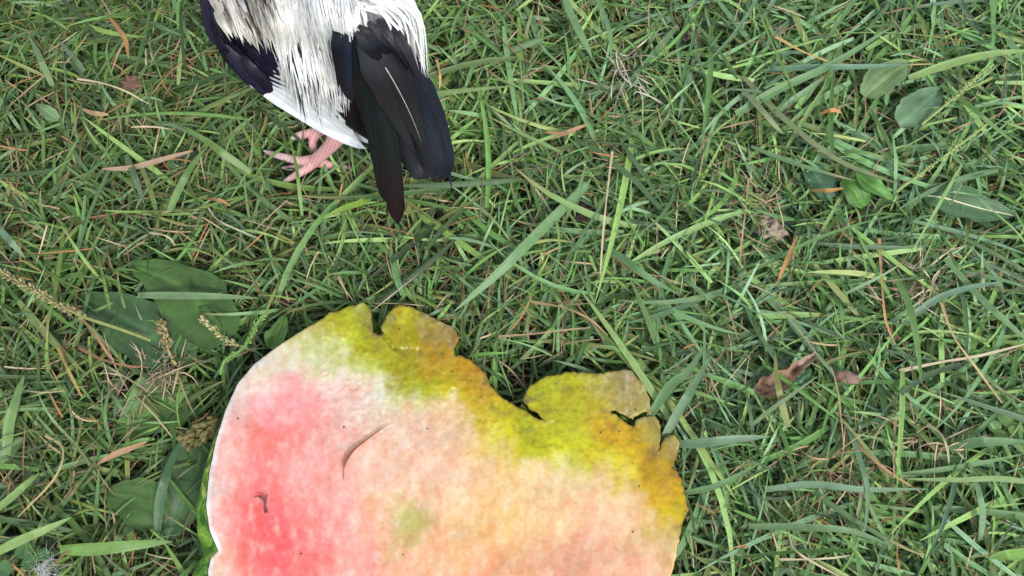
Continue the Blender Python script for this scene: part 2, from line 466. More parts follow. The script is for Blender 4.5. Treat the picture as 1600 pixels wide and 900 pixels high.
def slab(poly, zf, thick, step, colf, relief, inset=0.0):
    """solid slab: textured top sheet, edge and underside"""
    P = np.asarray(poly)
    xs = np.arange(P[:, 0].min(), P[:, 0].max(), step); ys = np.arange(P[:, 1].min(), P[:, 1].max(), step)
    X, Y = np.meshgrid(xs, ys); X = X.ravel() + rng.uniform(-.3, .3, X.size) * step; Y = Y.ravel() + rng.uniform(-.3, .3, Y.size) * step
    k = inside(P, X, Y)
    X, Y = X[k], Y[k]
    d = np.full(len(X), 1e9)
    for i in range(0, len(P)):
        d = np.minimum(d, (X - P[i, 0])**2 + (Y - P[i, 1])**2)
    k = d > (step * 0.6)**2
    allv = np.vstack([P, np.stack([X[k], Y[k]], -1)])
    r = mgeo.delaunay_2d_cdt([Vector(v) for v in allv], [], [list(range(len(P)))], 1, 1e-4)
    V2 = np.array([(v.x, v.y) for v in r[0]]); F = [tuple(f) for f in r[2]]
    ar = [(V2[f[1]][0]-V2[f[0]][0])*(V2[f[2]][1]-V2[f[0]][1]) - (V2[f[1]][1]-V2[f[0]][1])*(V2[f[2]][0]-V2[f[0]][0]) for f in F]
    F = [f if a < 0 else f[::-1] for f, a in zip(F, ar)]          # pixel y runs down
    z = zf(V2[:, 0], V2[:, 1]) + relief(V2[:, 0], V2[:, 1])
    top = at(V2[:, 0], V2[:, 1], z)
    edges = {}
    for f in F:
        for a, b in ((f[0], f[1]), (f[1], f[2]), (f[2], f[0])):
            edges[(a, b)] = 1
    bd = [(a, b) for (a, b) in edges if (b, a) not in edges]
    cols = colf(V2[:, 0], V2[:, 1])
    n = len(top)
    bot = top.copy(); bot[:, 2] = np.maximum(bot[:, 2] - thick, 0.002)
    bv = sorted({a for a, b in bd} | {b for a, b in bd})
    mid = {}
    ctr = top[bv].mean(0)
    mv = []
    for q, i in enumerate(bv):
        mid[i] = 2 * n + q
        out = unit((top[i] - ctr) * np.array([1, 1, 0])) * 0.0007
        mv.append(top[i] + out + np.array([0, 0, -thick * 0.45]))
    V = np.vstack([top, bot, np.array(mv)])
    F2 = list(F) + [(f[2] + n, f[1] + n, f[0] + n) for f in F]
    for a, b in bd:
        F2 += [(b, a, mid[a], mid[b]), (mid[b], mid[a], a + n, b + n)]
    C = np.vstack([cols, cols * np.array([.8, .85, .7]), cols[bv]])
    return V, F2, C

def relief_flesh(px, py):
    out = []
    for a, b in zip(px, py):
        lum = min(1, max(0, (730 - b) / 90)) if a > 500 else 0
        cr = 0.0
        for x0, y0, x1, y1, dp, wd in CREASE:
            if abs(a - (x0 + x1) / 2) > 140 or abs(b - (y0 + y1) / 2) > 60: continue
            dx, dy = x1 - x0, y1 - y0
            u = min(1, max(0, ((a - x0) * dx + (b - y0) * dy) / (dx * dx + dy * dy)))
            cr -= dp * math.exp(-((a - x0 - u * dx) ** 2 + (b - y0 - u * dy) ** 2) / (2 * wd * wd))
        out.append(cr + lum * 0.0016 * abs(mnoise.noise(Vector((a * .09, b * .13, 14)))) + 0.0015 * mnoise.noise(Vector((a * .02, b * .016, 2))) + 0.0004 * mnoise.noise(Vector((a * .07, b * .05, 4))) + 0.00015 * mnoise.noise(Vector((a * .16, b * .11, 8))))
    return np.array(out)

rag = lambda q: 1.0 if (q[1] < 720 and q[0] > 500) or q[0] > 1000 else 0.25
MAINP = densify(M_MAIN, 2.5, 2.2, ragfn=rag)
base = at(680, 850, 0.0)
melon = thing('watermelon', 'pecked half watermelon, pink and yellow flesh up, lying on the grass', 'watermelon', (float(base[0]), float(base[1]), 0.0))
V, F, C = slab(MAINP, z_melon, 0.008, 3.3, melon_col, relief_flesh)
link('flesh', V, F, M_FLESH, melon, C)
# green skin: rings from the rim down to the ground
rim = at(MAINP[:, 0], MAINP[:, 1], z_melon(MAINP[:, 0], MAINP[:, 1]) - 0.0025)
cen = np.array([rim[:, 0].mean(), rim[:, 1].mean()])
ang = np.arctan2(rim[:, 1] - cen[1], rim[:, 0] - cen[0])
left = np.clip(np.cos(ang - math.radians(203)), 0, 1) ** 3
SK = []
for t in np.linspace(0, 1, 16):
    s = (1 - 0.62 * t ** 2.3) + 0.17 * left * math.sin(math.pi * min(1, t * 1.15)) + 0.003
    xy = cen + (rim[:, :2] - cen) * np.atleast_1d(s)[:, None]
    zz = rim[:, 2] * (1 - t) + 0.003 * t
    SK.append(np.column_stack([xy, zz]))
V = np.vstack(SK); m_ = len(rim); F = []
for i in range(15):
    for k in range(m_):
        k2 = (k + 1) % m_
        F.append((i*m_ + k, i*m_ + k2, (i+1)*m_ + k2, (i+1)*m_ + k))
F.append(tuple(15 * m_ + k for k in range(m_)))
link('skin', V, F, M_SKIN, melon)
def on_melon(px, py, off=0.0):
    z = z_melon([px], [py])[0] + relief_flesh([px], [py])[0] + off
    return at(px, py, z)

# ------------------------------------------------------------------ bird
ZB = [(315,0,.122),(325,-80,.14),(370,100,.105),(425,150,.088),(500,195,.076),(560,225,.068),(690,232,.07),(470,100,.128),(540,150,.112),(430,20,.165),(500,0,.178),(545,20,.178),(600,10,.175),(640,60,.162),(670,130,.138),(450,-80,.185),(560,-60,.18),(640,-20,.16),(380,40,.140),(300,-120,.15)]
def zb(px, py):
    return idw(ZB, px, py, 3.0, 25)[:, 0]
def on_bird(px, py, off=0.0):
    px = np.atleast_1d(np.asarray(px, float)); py = np.atleast_1d(np.asarray(py, float))
    z = zb(px, py) + off
    return at(px, py, z)
def n_bird(px, py):
    e = 6.0
    a = on_bird(px, py); b = on_bird(np.asarray(px) + e, py); c = on_bird(px, np.asarray(py) - e)
    nrm = unit(np.cross(b - a, c - a))
    return nrm

foot0 = at(487, 250, 0.010)
bird = thing('bird', 'black and white feathered bird with pink feet and drooping black tail', 'bird', (float(foot0[0]), float(foot0[1]), 0.0))
bs = [(606, 70, .142, .016), (580, 40, .134, .028), (520, -5, .126, .036), (440, -70, .124, .039), (365, -135, .14, .034), (300, -190, .17, .028), (278, -235, .2, .021), (262, -268, .222, .020), (248, -288, .226, .012)]
spine = np.array([at(a, b, z) for a, b, z, r in bs]); rr = np.array([r for *_, r in bs])
sp = catmull(np.column_stack([spine, rr]), 34)
bm_parts = [tube(sp[:, :3], sp[:, 3], 24)]
def leg_tube(pts, radii, n, scute=0.0, freq=900.0):
    q = catmull([(*at(a, b, z), r) for (a, b, z), r in zip(pts, radii)], n)
    r = q[:, 3]
    if scute:
        L = np.concatenate([[0], np.cumsum(np.linalg.norm(np.diff(q[:, :3], axis=0), axis=1))])
        r = r * (1 + scute * np.abs(np.sin(L * freq)))
    return tube(q[:, :3], r, 14)
# near foot
bm_parts.append(leg_tube([(545, 120, .10), (536, 190, .07), (522, 220, .052), (506, 238, .036), (491, 252, .023)], [.014, .008, .0047, .0037, .0040], 70, .10, 1500))
bm_parts.append(leg_tube([(493, 250, .024), (470, 251, .021), (446, 246, .021), (424, 240, .019), (411, 235, .017)], [.0035, .0027, .0023, .0016, .0005], 60, .14, 1500))
bm_parts.append(leg_tube([(492, 252, .024), (480, 263, .021), (465, 272, .020), (451, 280, .018), (440, 285, .015)], [.0034, .0027, .0023, .0016, .0005], 60, .14, 1500))
bm_parts.append(leg_tube([(492, 250, .023), (478, 258, .018), (458, 262, .014), (440, 262, .010)], [.003, .0026, .002, .0006], 40, .14, 1500))
bm_parts.append(leg_tube([(494, 252, .022), (515, 258, .019), (535, 261, .017), (556, 264, .015)], [.0034, .0025, .0018, .0006], 40, .12, 1500))
# far foot
bm_parts.append(leg_tube([(560, 60, .10), (540, 150, .06), (514, 195, .035), (498, 207, .026)], [.013, .008, .0038, .003], 50, .10, 1500))
bm_parts.append(leg_tube([(500, 206, .026), (480, 209, .024), (464, 213, .022), (455, 216, .020)], [.0031, .0026, .0022, .001], 40, .14, 1500))
bm_parts.append(leg_tube([(496, 207, .026), (489, 218, .023), (489, 230, .020), (492, 242, .016)], [.0036, .0026, .0023, .0010], 40, .14, 1500))
V, F = merge(bm_parts)
tmp_me = bpy.data.meshes.new('tmp'); tmp_me.from_pydata(V.tolist(), [], F); tmp_me.update()
tmp = bpy.data.objects.new('tmp', tmp_me); COL.objects.link(tmp)
bmm = bmesh.new(); bmm.from_mesh(tmp_me); bmesh.ops.recalc_face_normals(bmm, faces=bmm.faces); bmm.to_mesh(tmp_me); bmm.free()
md = tmp.modifiers.new('r', 'REMESH'); md.mode = 'VOXEL'; md.voxel_size = 0.0006; md.use_smooth_shade = True
bpy.context.view_layer.update()
ev = tmp.evaluated_get(bpy.context.evaluated_depsgraph_get())
me2 = bpy.data.meshes.new_from_object(ev)
BV = np.empty(len(me2.vertices) * 3, np.float32); me2.vertices.foreach_get('co', BV); BV = BV.reshape(-1, 3).astype(float)
BF = [tuple(p.vertices) for p in me2.polygons]
bpy.data.objects.remove(tmp); bpy.data.meshes.remove(tmp_me); bpy.data.meshes.remove(me2)
pink = np.array([0.56, 0.30, 0.29]); pale = np.array([0.50, 0.36, 0.36]); white = np.array([0.7, 0.68, 0.66])
bx, by = proj(BV)
f_leg = np.clip((0.075 - BV[:, 2]) / 0.01, 0, 1)[:, None]
toe = np.clip((480 - bx) / 40, 0, 1)[:, None] * (BV[:, 2] < 0.04)[:, None]
band = (0.90 + 0.11 * np.sin(bx * 1.05 + by * 0.45))[:, None]
CB = white * (1 - f_leg) + (pink * (1 - toe) + pale * toe) * band * f_leg
claw = (((bx < 417) & (by > 225) & (by < 245)) | ((bx < 446) & (by > 276)) | ((bx < 459) & (by < 222)))[:, None] & (BV[:, 2] < 0.04)[:, None]
CB = np.where(claw, np.array([.55, .5, .45]), CB)
link('body', BV, BF, M_BIRD, bird, CB)
btree = BVHTree.FromPolygons([tuple(v) for v in BV[::1]], BF)

# wings: solid shell under the feathers
WING = [(322, -70), (316, 0), (334, 50), (369, 100), (424, 150), (500, 195), (560, 222), (577, 218), (570, 150), (560, 80), (560, 20), (540, -70), (430, -110)]
V, F, C = slab(densify(WING, 8), lambda a, b: zb(a, b) - 0.004, 0.008, 10, lambda a, b: np.tile([.02, .02, .02], (len(a), 1)), lambda a, b: np.zeros(len(a)))
link('wing', V, F, M_SHELL, bird)
# far wing mirrored to the other flank (seen only from other positions)
fw = [at(628, 40, .14), at(590, -50, .145), at(510, -120, .14), at(430, -170, .14)]
q = catmull([(*p, r) for p, r in zip(fw, (.004, .010, .011, .007))], 14)
V, F = tube(q[:, :3], q[:, 3], 10); V[:, 2] = (V[:, 2] - q[:, 2].repeat(10)) * 1.2 + q[:, 2].repeat(10)
link('wing', V, F, M_SHELL, bird)

def feather_mesh(pts3, nrm, wid, cols, S, fold=-0.05, shape='round', twist=0.0):
    P = catmull(pts3, S)[None]
    t = np.linspace(0, 1, S)
    if shape == 'round':
        prof = np.clip(0.35 + 3.0 * t, 0, 1) * np.sqrt(np.clip(1 - (np.clip(t - 0.80, 0, 1) / 0.20) ** 2.2, 0, 1))
    elif shape == 'square':
        prof = np.clip(0.5 + 2.0 * t, 0, 1) * np.sqrt(np.clip(1 - (np.clip(t - 0.9, 0, 1) / 0.1) ** 3, 0, 1))
    else:
        prof = np.clip(0.3 + 3.0 * t, 0, 1) * (1 - t ** 2.5) ** 0.9
    prof = np.maximum(prof, 0.03)
    W = (wid * prof)[None]
    N = np.broadcast_to(np.asarray(nrm, float), (1, S, 3))
    return strips(P, N, W, [fold], cols[None] if np.ndim(cols) == 2 else np.asarray(cols)[None, None, :])

def ragged(V, S, amt):
    """uneven barbs along both edges of a feather"""
    V = V.reshape(S, 3, 3).copy()
    for s in range(S):
        for e in (0, 2):
            V[s, e] = V[s, 1] + (V[s, e] - V[s, 1]) * (1 + amt * (rng.random() - 0.5))
    return V.reshape(-1, 3)

def add_feather(name, path, wpx, col, mtl, shape='round', nrm=None, label=None, tipcol=None, S=18, rag=0.14, rachis=None, fold=-0.15):
    """path: (px, py, z) or (px, py) riding on the bird's flank with an offset given in z"""
    pts = np.array([at(a, b, z) for a, b, z in path])
    zz = np.mean([p[2] for p in pts])
    if nrm is None:
        nrm = unit(np.array([0.05, -0.42, 0.9]))
    t = np.linspace(0, 1, S)[:, None]
    c = np.array(col, float)[None, :] * np.ones((S, 1))
    if tipcol is not None:
        w = np.clip((t - 0.65) / 0.25, 0, 1); c = c * (1 - w) + np.array(tipcol)[None] * w
    V, F, C, UV = feather_mesh(pts, nrm, wpx * mpp(zz), c, S, fold, shape)
    V = ragged(V, S, rag)
    o = link(name, V, F, mtl, bird, C, UV)
    if label: o['label'] = label
    if rachis is not None:
        mid = V.reshape(S, 3, 3)[:, 1] + unit(np.asarray(nrm)) * 0.0005
        a, b = int(rachis[0] * S), int(rachis[1] * S)
        tv, tf = tube(mid[a:b], np.linspace(0.00028, 0.00004, b - a), 6)
        link('shaft', tv, tf, M_RACH if rachis[2] else M_SHELL, o)
    return o
M_RACH = simple_mat('pale_shaft', (0.22, 0.21, 0.20), (0.42, 0.40, 0.38), 300, 0.6, 0)
M_RIB = simple_mat('leaf_rib', (0.36, 0.36, 0.2), (0.55, 0.5, 0.34), 300, 0.6, 0)

blk, teal, navy, brn = (.0035, .0035, .006), (.003, .0065, .007), (.003, .006, .015), (.007, .007, .009)
mar = (.006, .002, .004)
# tail, lowest feathers first
add_feather('tail_feather', [(580, 90, .150), (615, 180, .120), (646, 248, .098), (668, 278, .090)], 40, blk, M_BLACK)
add_feather('tail_feather', [(590, 80, .152), (640, 160, .128), (668, 230, .104), (688, 284, .090)], 38, blk, M_BLACK, rachis=(.2, .95, 0))
add_feather('tail_feather', [(600, 50, .170), (655, 120, .148), (690, 210, .118), (706, 296, .092)], 26, navy, M_BLACK, 'point')
add_feather('tail_feather', [(595, 45, .172), (645, 110, .152), (682, 200, .122), (699, 278, .098)], 40, navy, M_BLACK, rachis=(.25, .95, 0))
add_feather('tail_feather', [(580, 50, .176), (626, 115, .158), (662, 195, .130), (692, 282, .102)], 38, (.004, .007, .013), M_BLACK, rachis=(.2, .95, 0))
add_feather('tail_feather', [(565, 55, .179), (605, 110, .164), (640, 175, .142), (668, 246, .120)], 56, brn, M_BLACK, 'point', label='brownish black tail feather with a pale shaft', rachis=(.30, .92, 1))
add_feather('tail_feather', [(560, 60, .180), (590, 120, .164), (618, 180, .142), (648, 238, .122)], 40, (.010, .011, .013), M_BLACK, 'point')
add_feather('tail_feather', [(552, 55, .180), (575, 140, .150), (592, 230, .118), (609, 322, .082)], 34, teal, M_BLACK, tipcol=blk, rachis=(.2, .95, 0))
add_feather('tail_feather', [(562, 55, .182), (588, 140, .152), (608, 240, .118), (622, 351, .074)], 36, teal, M_BLACK, tipcol=mar, label='longest tail feather, green black with a maroon tip', rachis=(.15, .95, 0), S=24)
add_feather('tail_feather', [(546, 45, .182), (556, 110, .160), (574, 170, .135), (592, 225, .110)], 30, blk, M_BLACK)
add_feather('tail_feather', [(551, 22, .184), (531, 60, .178), (536, 105, .163), (552, 160, .140)], 28, (.004, .005, .010), M_BLACK, fold=-.18)
add_feather('tail_feather', [(560, 18, .186), (545, 48, .182), (543, 90, .170), (545, 140, .150)], 14, (.006, .011, .024), M_BLACK, fold=-.2)
# black covert feathers at the root of the tail
for a, b, c, d, w in ((560, 40, 622, 110, 20), (575, 35, 640, 112, 22), (590, 30, 655, 130, 26), (600, 25, 664, 150, 18), (556, 50, 600, 120, 26)):
    add_feather('tail_covert', [(a, b, .186), ((a + c) / 2 + 6, (b + d) / 2 - 4, .176), (c, d, .158)], w, (.005, .006, .010), M_BLACK, 'point')

def flank(path, off):
    return [(a, b, float(zb([a], [b])[0]) + off + k) for (a, b, *r), k in zip(path, (0, .001, .001, 0, 0))]
def flank_feather(name, path, w, col, mtl, off, shape='round', **kw):
    mx, my = np.mean([p[0] for p in path]), np.mean([p[1] for p in path])
    return add_feather(name, flank(path, off), w, col, mtl, shape, nrm=n_bird([mx], [my])[0], **kw)
# white flight feathers along the lower edge of the folded wing
wp = (.60, .62, .66)
for i, (y0, w) in enumerate(((7, 17), (1, 17), (-5, 17), (-10, 18), (-16, 18), (-22, 19), (-28, 20), (-34, 20))):
    flank_feather('flight_feather', [(392 + i * 6, 128 + y0 * .6), (450 + i * 5, 160 + y0), (510 + i * 3, 196 + y0), (572 - i * 5, 226 + y0 * .9)], w, np.array(wp) * (1 - .10 * (i % 2)), M_WHITE, .001 + i * .0009, 'round', rag=.05)
flank_feather('flight_feather', [(500, 182), (560, 214), (620, 226), (690, 233)], 15, wp, M_WHITE, .0005, 'point', label='white flight feather with the farthest reaching tip')
# dark flight feathers above the white ones
for i, (a, b, c, d, w) in enumerate(((500, 135, 596, 226, 24), (508, 120, 590, 222, 24), (520, 110, 588, 214, 22), (530, 95, 584, 205, 20))):
    flank_feather('flight_feather', [(a, b), ((a + c) / 2 - 8, (b + d) / 2 + 6), (c, d)], w, (.006, .004, .007), M_BLACK, .005 + i * .001)
# dark violet coverts of the shoulder, edge row first
vio = (.006, .005, .014)
vt = [((318, -30), (324, 30), (342, 70)), ((322, 20), (342, 65), (368, 106)), ((336, 52), (362, 94), (398, 134)), ((350, 70), (385, 112), (424, 152)), ((362, 78), (396, 112), (432, 148)),
      ((372, 76), (404, 108), (436, 138)), ((384, 70), (410, 98), (440, 128)), ((398, 66), (420, 92), (442, 118)), ((408, 60), (428, 84), (442, 108)), ((420, 60), (440, 100), (462, 148)), ((340, 30), (362, 70), (390, 104)), ((352, 46), (380, 86), (412, 116)),
      ((366, 50), (392, 80), (420, 104)), ((330, -20), (345, 30), (368, 74)), ((430, 70), (452, 112), (470, 160))]
for i, p in enumerate(vt):
    flank_feather('wing_covert', p, 22 if i != 1 else 18, np.array(vio) * (1 + .5 * (i % 3 == 0)) + (np.array([.002, .002, .010]) if i in (7, 8) else 0), M_BLACK, .004 + .0008 * (i % 5), 'round', S=14)
# cream shoulder coverts
cream = (.54, .50, .44)
for i in range(34):
    x0 = 318 + 78 * rng.random(); y0 = -50 + 70 * rng.random() + (x0 - 320) * .25
    L = 38 + 22 * rng.random()
    flank_feather('wing_covert', [(x0, y0), (x0 + L * .22, y0 + L * .5), (x0 + L * .5, y0 + L * .98)], 9 + 7 * rng.random(), np.array(cream) * (0.8 + .35 * rng.random()), M_WHITE, .008 + .004 * rng.random(), 'point', S=10, rag=.5)

# loose white body plumage: narrow shaggy feathers
def plume(n, roots, flow, length, width, off, colfn, S=8, lift=0.004, ymax=None, stag=45):
    P, W, C, N = [], [], [], []
    for _ in range(n):
        x0, y0 = roots(); L = length(x0, y0); w = width(); o = off()
        wob = rng.normal(0, .07); sw = rng.normal(0, .3)
        st_ = stag * rng.random() ** 1.6
        for rep in range(3):
            x, y = x0, y0; pts = [(x, y, 0.0)]
            for s in range(1, S):
                t = s / (S - 1)
                dx, dy = flow(x, y, t)
                a = math.atan2(dy, dx) + wob + sw * .25 * t
                x += math.cos(a) * L / (S - 1); y += math.sin(a) * L / (S - 1)
                pts.append((x, y, t))
            lim = (ymax(x) - st_) if ymax is not None else 1e9
            if y <= lim: break
            L *= max(.15, (lim - y0) / max(1, y - y0))
        if L < 14: continue
        pts = np.array(pts)
        z = zb(pts[:, 0], pts[:, 1]) + o + lift * pts[:, 2] ** 2 * rng.random()
        P.append(at(pts[:, 0], pts[:, 1], z))
        t = pts[:, 2]
        W.append(w * mpp(.15) * np.clip(.5 + 2 * t, 0, 1) * (1 - t ** 1.6) ** .9 + .00004)
        N.append(n_bird(pts[:, 0], pts[:, 1]))
        C.append(colfn(pts[0, 0], pts[0, 1], t))
    return strips(np.array(P), np.array(N), np.array(W), np.full(len(P), -.12), np.array(C))
def wcol(x, y, t):
    b = (.58 + .24 * rng.random()); c = np.array([1, .985, .965]) if rng.random() < .6 else np.array([.95, .98, 1.03])
    if rng.random() < .04: b *= .5
    if x < 430 and rng.random() < .3: c = np.array([1, .93, .82])
    return b * c[None, :] * np.ones((len(t), 1))
def dcol(x, y, t):
    return np.array([.015, .014, .018])[None] * np.ones((len(t), 1))
def acc(*meshes):
    Vs, Fs, Cs, Us, n = [], [], [], [], 0
    for v, f, c, u in meshes:
        Vs.append(v); Fs.append(f + n); Cs.append(c); Us.append(u); n += len(v)
    return np.vstack(Vs), np.vstack(Fs), np.vstack(Cs), np.vstack(Us)
def yl(x):
    return float(np.interp(x, [330, 375, 395, 415, 430, 440, 470, 500, 525, 545, 560], [60, 92, 84, 96, 80, 150, 196, 202, 206, 178, 120]))
def flow_b(x, y, t):
    return (float(np.interp(x, [330, 400, 450, 520, 560], [.55, .36, .20, .20, .10])), 1.0)
E_ = plume(46, lambda: (335 + 90 * rng.random(), -60 + 90 * rng.random()), flow_b, lambda x, y: 30 + 30 * rng.random(), lambda: 3 + 4 * rng.random(), lambda: .0135 + .004 * rng.random(), lambda x, y, t: np.array([(.02, .018, .024), (.16, .12, .10), (.30, .26, .22)][rng.integers(0, 3)])[None] * np.ones((len(t), 1)), ymax=lambda x: yl(x) - 12)
A0 = plume(170, lambda: (400 + 160 * rng.random(), -100 + 150 * rng.random()), flow_b, lambda x, y: 70 + 60 * rng.random(), lambda: 14 + 7 * rng.random(), lambda: .004 + .003 * rng.random(), wcol, ymax=lambda x: yl(x) - 16)
A = plume(620, lambda: (395 + 165 * rng.random(), -110 + 120 * rng.random()), flow_b, lambda x, y: 70 + 70 * rng.random(), lambda: 3.5 + 5 * rng.random(), lambda: .007 + .006 * rng.random(), wcol, ymax=yl)
B_ = plume(700, lambda: (428 + 118 * rng.random(), 0 + 75 * rng.random()), flow_b, lambda x, y: 70 + 60 * rng.random(), lambda: 2 + 3 * rng.random(), lambda: .009 + .006 * rng.random(), wcol, ymax=yl)
C_ = plume(170, lambda: (345 + 75 * rng.random(), -70 + 90 * rng.random()), flow_b, lambda x, y: 40 + 40 * rng.random(), lambda: 4 + 5 * rng.random(), lambda: .009 + .005 * rng.random(), wcol, ymax=yl)
D_ = plume(34, lambda: (440 + 110 * rng.random(), 60 + 60 * rng.random()), flow_b, lambda x, y: 60 + 50 * rng.random(), lambda: 3 + 2 * rng.random(), lambda: .0145 + .003 * rng.random(), dcol, ymax=yl)
G_ = plume(60, lambda: (448 + 100 * rng.random(), 50 + 60 * rng.random()), flow_b, lambda x, y: 75 + 45 * rng.random(), lambda: 3 + 2.5 * rng.random(), lambda: .016 + .003 * rng.random(), wcol, ymax=yl)
o = link('body_plumage', *acc(A0, A, B_, C_, D_, G_, E_)[:2], M_WHITE, bird, *acc(A0, A, B_, C_, D_, G_, E_)[2:])
o['kind'] = 'stuff'
# saddle feathers arching over the right of the tail
P, W, C, N = [], [], [], []
for k in range(270):
    u = rng.random() ** .8
    a0 = np.array([548 + 40 * rng.random() + 20 * u, -12 + 30 * rng.random() - 25 * u])
    tip = np.array([596 + 74 * u + rng.normal(0, 4), 62 + 62 * u * (0.3 + .75 * rng.random()) - 42 * (1 - u) * rng.random()])
    if rng.random() < .22: tip = np.array([618 + 52 * rng.random(), 20 + 110 * rng.random() ** .8]); tip[0] = min(tip[0], 612 + .5 * tip[1])
    tip[0] = min(tip[0], 618 + .42 * tip[1])
    mid = (a0 + tip) / 2 + np.array([14 + 8 * u, -14 - 6 * u])
    z0, z1 = .186 + .008 * rng.random(), .150 + .02 * rng.random() - .012 * (tip[1] / 130)
    P.append(catmull([at(*a0, z0), at(*mid, (z0 + z1) / 2 + .010), at(*tip, z1)], 9))
    t = np.linspace(0, 1, 9)
    W.append((3 + 3.5 * rng.random()) * mpp(.17) * np.clip(.5 + 2 * t, 0, 1) * (1 - t ** 2.2) ** .8 + .00006)
    N.append(np.broadcast_to(unit(np.array([.35, -.1, .9])), (9, 3)))
    C.append(wcol(600, 0, t))
V, F, C, UV = strips(np.array(P), np.array(N), np.array(W), np.full(len(P), -.12), np.array(C))
o = link('saddle_plumage', V, F, M_WHITE, bird, C, UV); o['kind'] = 'stuff'
# fuzz at the top of the shank and the rest of the coat, out of frame
P, W, C, N = [], [], [], []
tries = 0
while len(P) < 2600 and tries < 20000:
    tries += 1
    i = rng.integers(len(BV)); p = BV[i]
    if p[2] < .085: continue
    pr = proj(p)
    hit = btree.find_nearest(Vector(p)); nr = np.array(hit[1])
    ax = unit(spine[0] - spine[6]); d = unit(ax - nr * ax.dot(nr) + rng.normal(0, .15, 3))
    if (300 < pr[0] < 720 and pr[1] > -30 and nr[2] > -.35) or (pr[0] > 540 and pr[1] > -140): continue
    L = .012 + .014 * rng.random(); t = np.linspace(0, 1, 5)[:, None]
    P.append(p + nr * (.001 + .002 * t) + d * L * t)
    W.append(.0045 * np.clip(.6 + 2 * t[:, 0], 0, 1) * (1 - t[:, 0] ** 3) + .0001)
    N.append(np.broadcast_to(nr, (5, 3))); C.append(wcol(600, 0, t[:, 0]))
V, F, C, UV = strips(np.array(P), np.array(N), np.array(W), np.full(len(P), -.1), np.array(C))
o = link('short_plumage', V, F, M_WHITE, bird, C, UV); o['kind'] = 'stuff'
# head (out of frame, for other positions): beak, eyes, comb
hd = spine[7]; fwd = unit(spine[8] - spine[6]); sd = unit(np.cross(fwd, [0, 0, 1])); up = np.cross(sd, fwd)
V, F = tube(catmull([hd + fwd * .012, hd + fwd * .028 - up * .001, hd + fwd * .04 - up * .006], 8), np.linspace(.008, .0008, 8), 10); link('beak', V, F, M_BEAK, bird)
for s in (-1, 1):
    bmq = bmesh.new(); bmesh.ops.create_uvsphere(bmq, u_segments=12, v_segments=8, radius=.0035)
    link('eye', np.array([v.co[:] for v in bmq.verts]) + hd + fwd * .006 + sd * s * .0165 + up * .004, [tuple(v.index for v in f.verts) for f in bmq.faces], M_EYE, bird); bmq.free()
cp = [hd - fwd * .012 + up * .018, hd - fwd * .004 + up * .026, hd + fwd * .006 + up * .024, hd + fwd * .016 + up * .014]
V, F = tube(catmull(cp, 16), .004 + .0015 * np.sin(np.linspace(0, 18, 16)), 8); link('comb', V, F, M_COMB, bird)

# ------------------------------------------------------------------ things lying on the melon
def ribbon(name, px_path, wpx, prof, col, mtl, zfn, fold=.1, S=22, nrm=None, **kw):
    q = catmull(px_path, S)
    P = at(q[:, 0], q[:, 1], np.array([zfn(a, b, i / (S - 1)) for i, (a, b) in enumerate(q[:, :2])]))
    t = np.linspace(0, 1, S)
    W = np.maximum(wpx * mpp(P[:, 2].mean()) * prof(t), .00012)
    N = np.array(nrm if nrm is not None else (0, -.25, .97))
    return strips(P[None], np.broadcast_to(N, (1, S, 3)), W[None], [fold], np.asarray(col, float)[None, None, :] if np.ndim(col) == 1 else np.asarray(col)[None])

zm = lambda off, arch=0: (lambda a, b, t: float(z_melon([a], [b])[0]) + off + arch * math.sin(math.pi * t))
V, F, C, UV = ribbon('', [(609, 661), (590, 674), (568, 690), (551, 704), (540, 720), (537, 734), (537, 749)], 5.5, lambda t: np.interp(t, [0, .15, .4, .6, .72, .8, .9, 1], [.05, .3, .62, 1, .8, .25, .2, .2]), (.24, .09, .045), M_STRAW, zm(.002, .001), .08)
tag(link('dry_leaf', V, F, M_STRAW, None, C, UV, origin=at(537, 749, .06)), 'thin curled reddish brown dry leaf lying on the melon flesh', 'dry leaf')
tw = thing('twig', 'small dark forked twig stuck to the red part of the melon flesh', 'twig', tuple(on_melon(412, 800)))
def stick(path, r, name, par, mtl):
    pts = np.array([at(a, b, float(z_melon([a], [b])[0]) + o) for a, b, o in path])
    q = catmull(pts, 14); V, F = tube(q, np.interp(np.linspace(0, 1, 14), np.linspace(0, 1, len(r)), r), 7)
    return link(name, V, F, mtl, par)
stick([(416, 801, .002), (414, 793, .002), (415, 785, .003), (417, 773, .005)], [.0010, .0006, .0005, .0003], 'stem', tw, M_TWIG)
stick([(415, 785, .003), (409, 778, .004), (403, 775, .003), (396, 777, .002)], [.0006, .0007, .0004, .0002], 'branch', tw, M_TWIG)

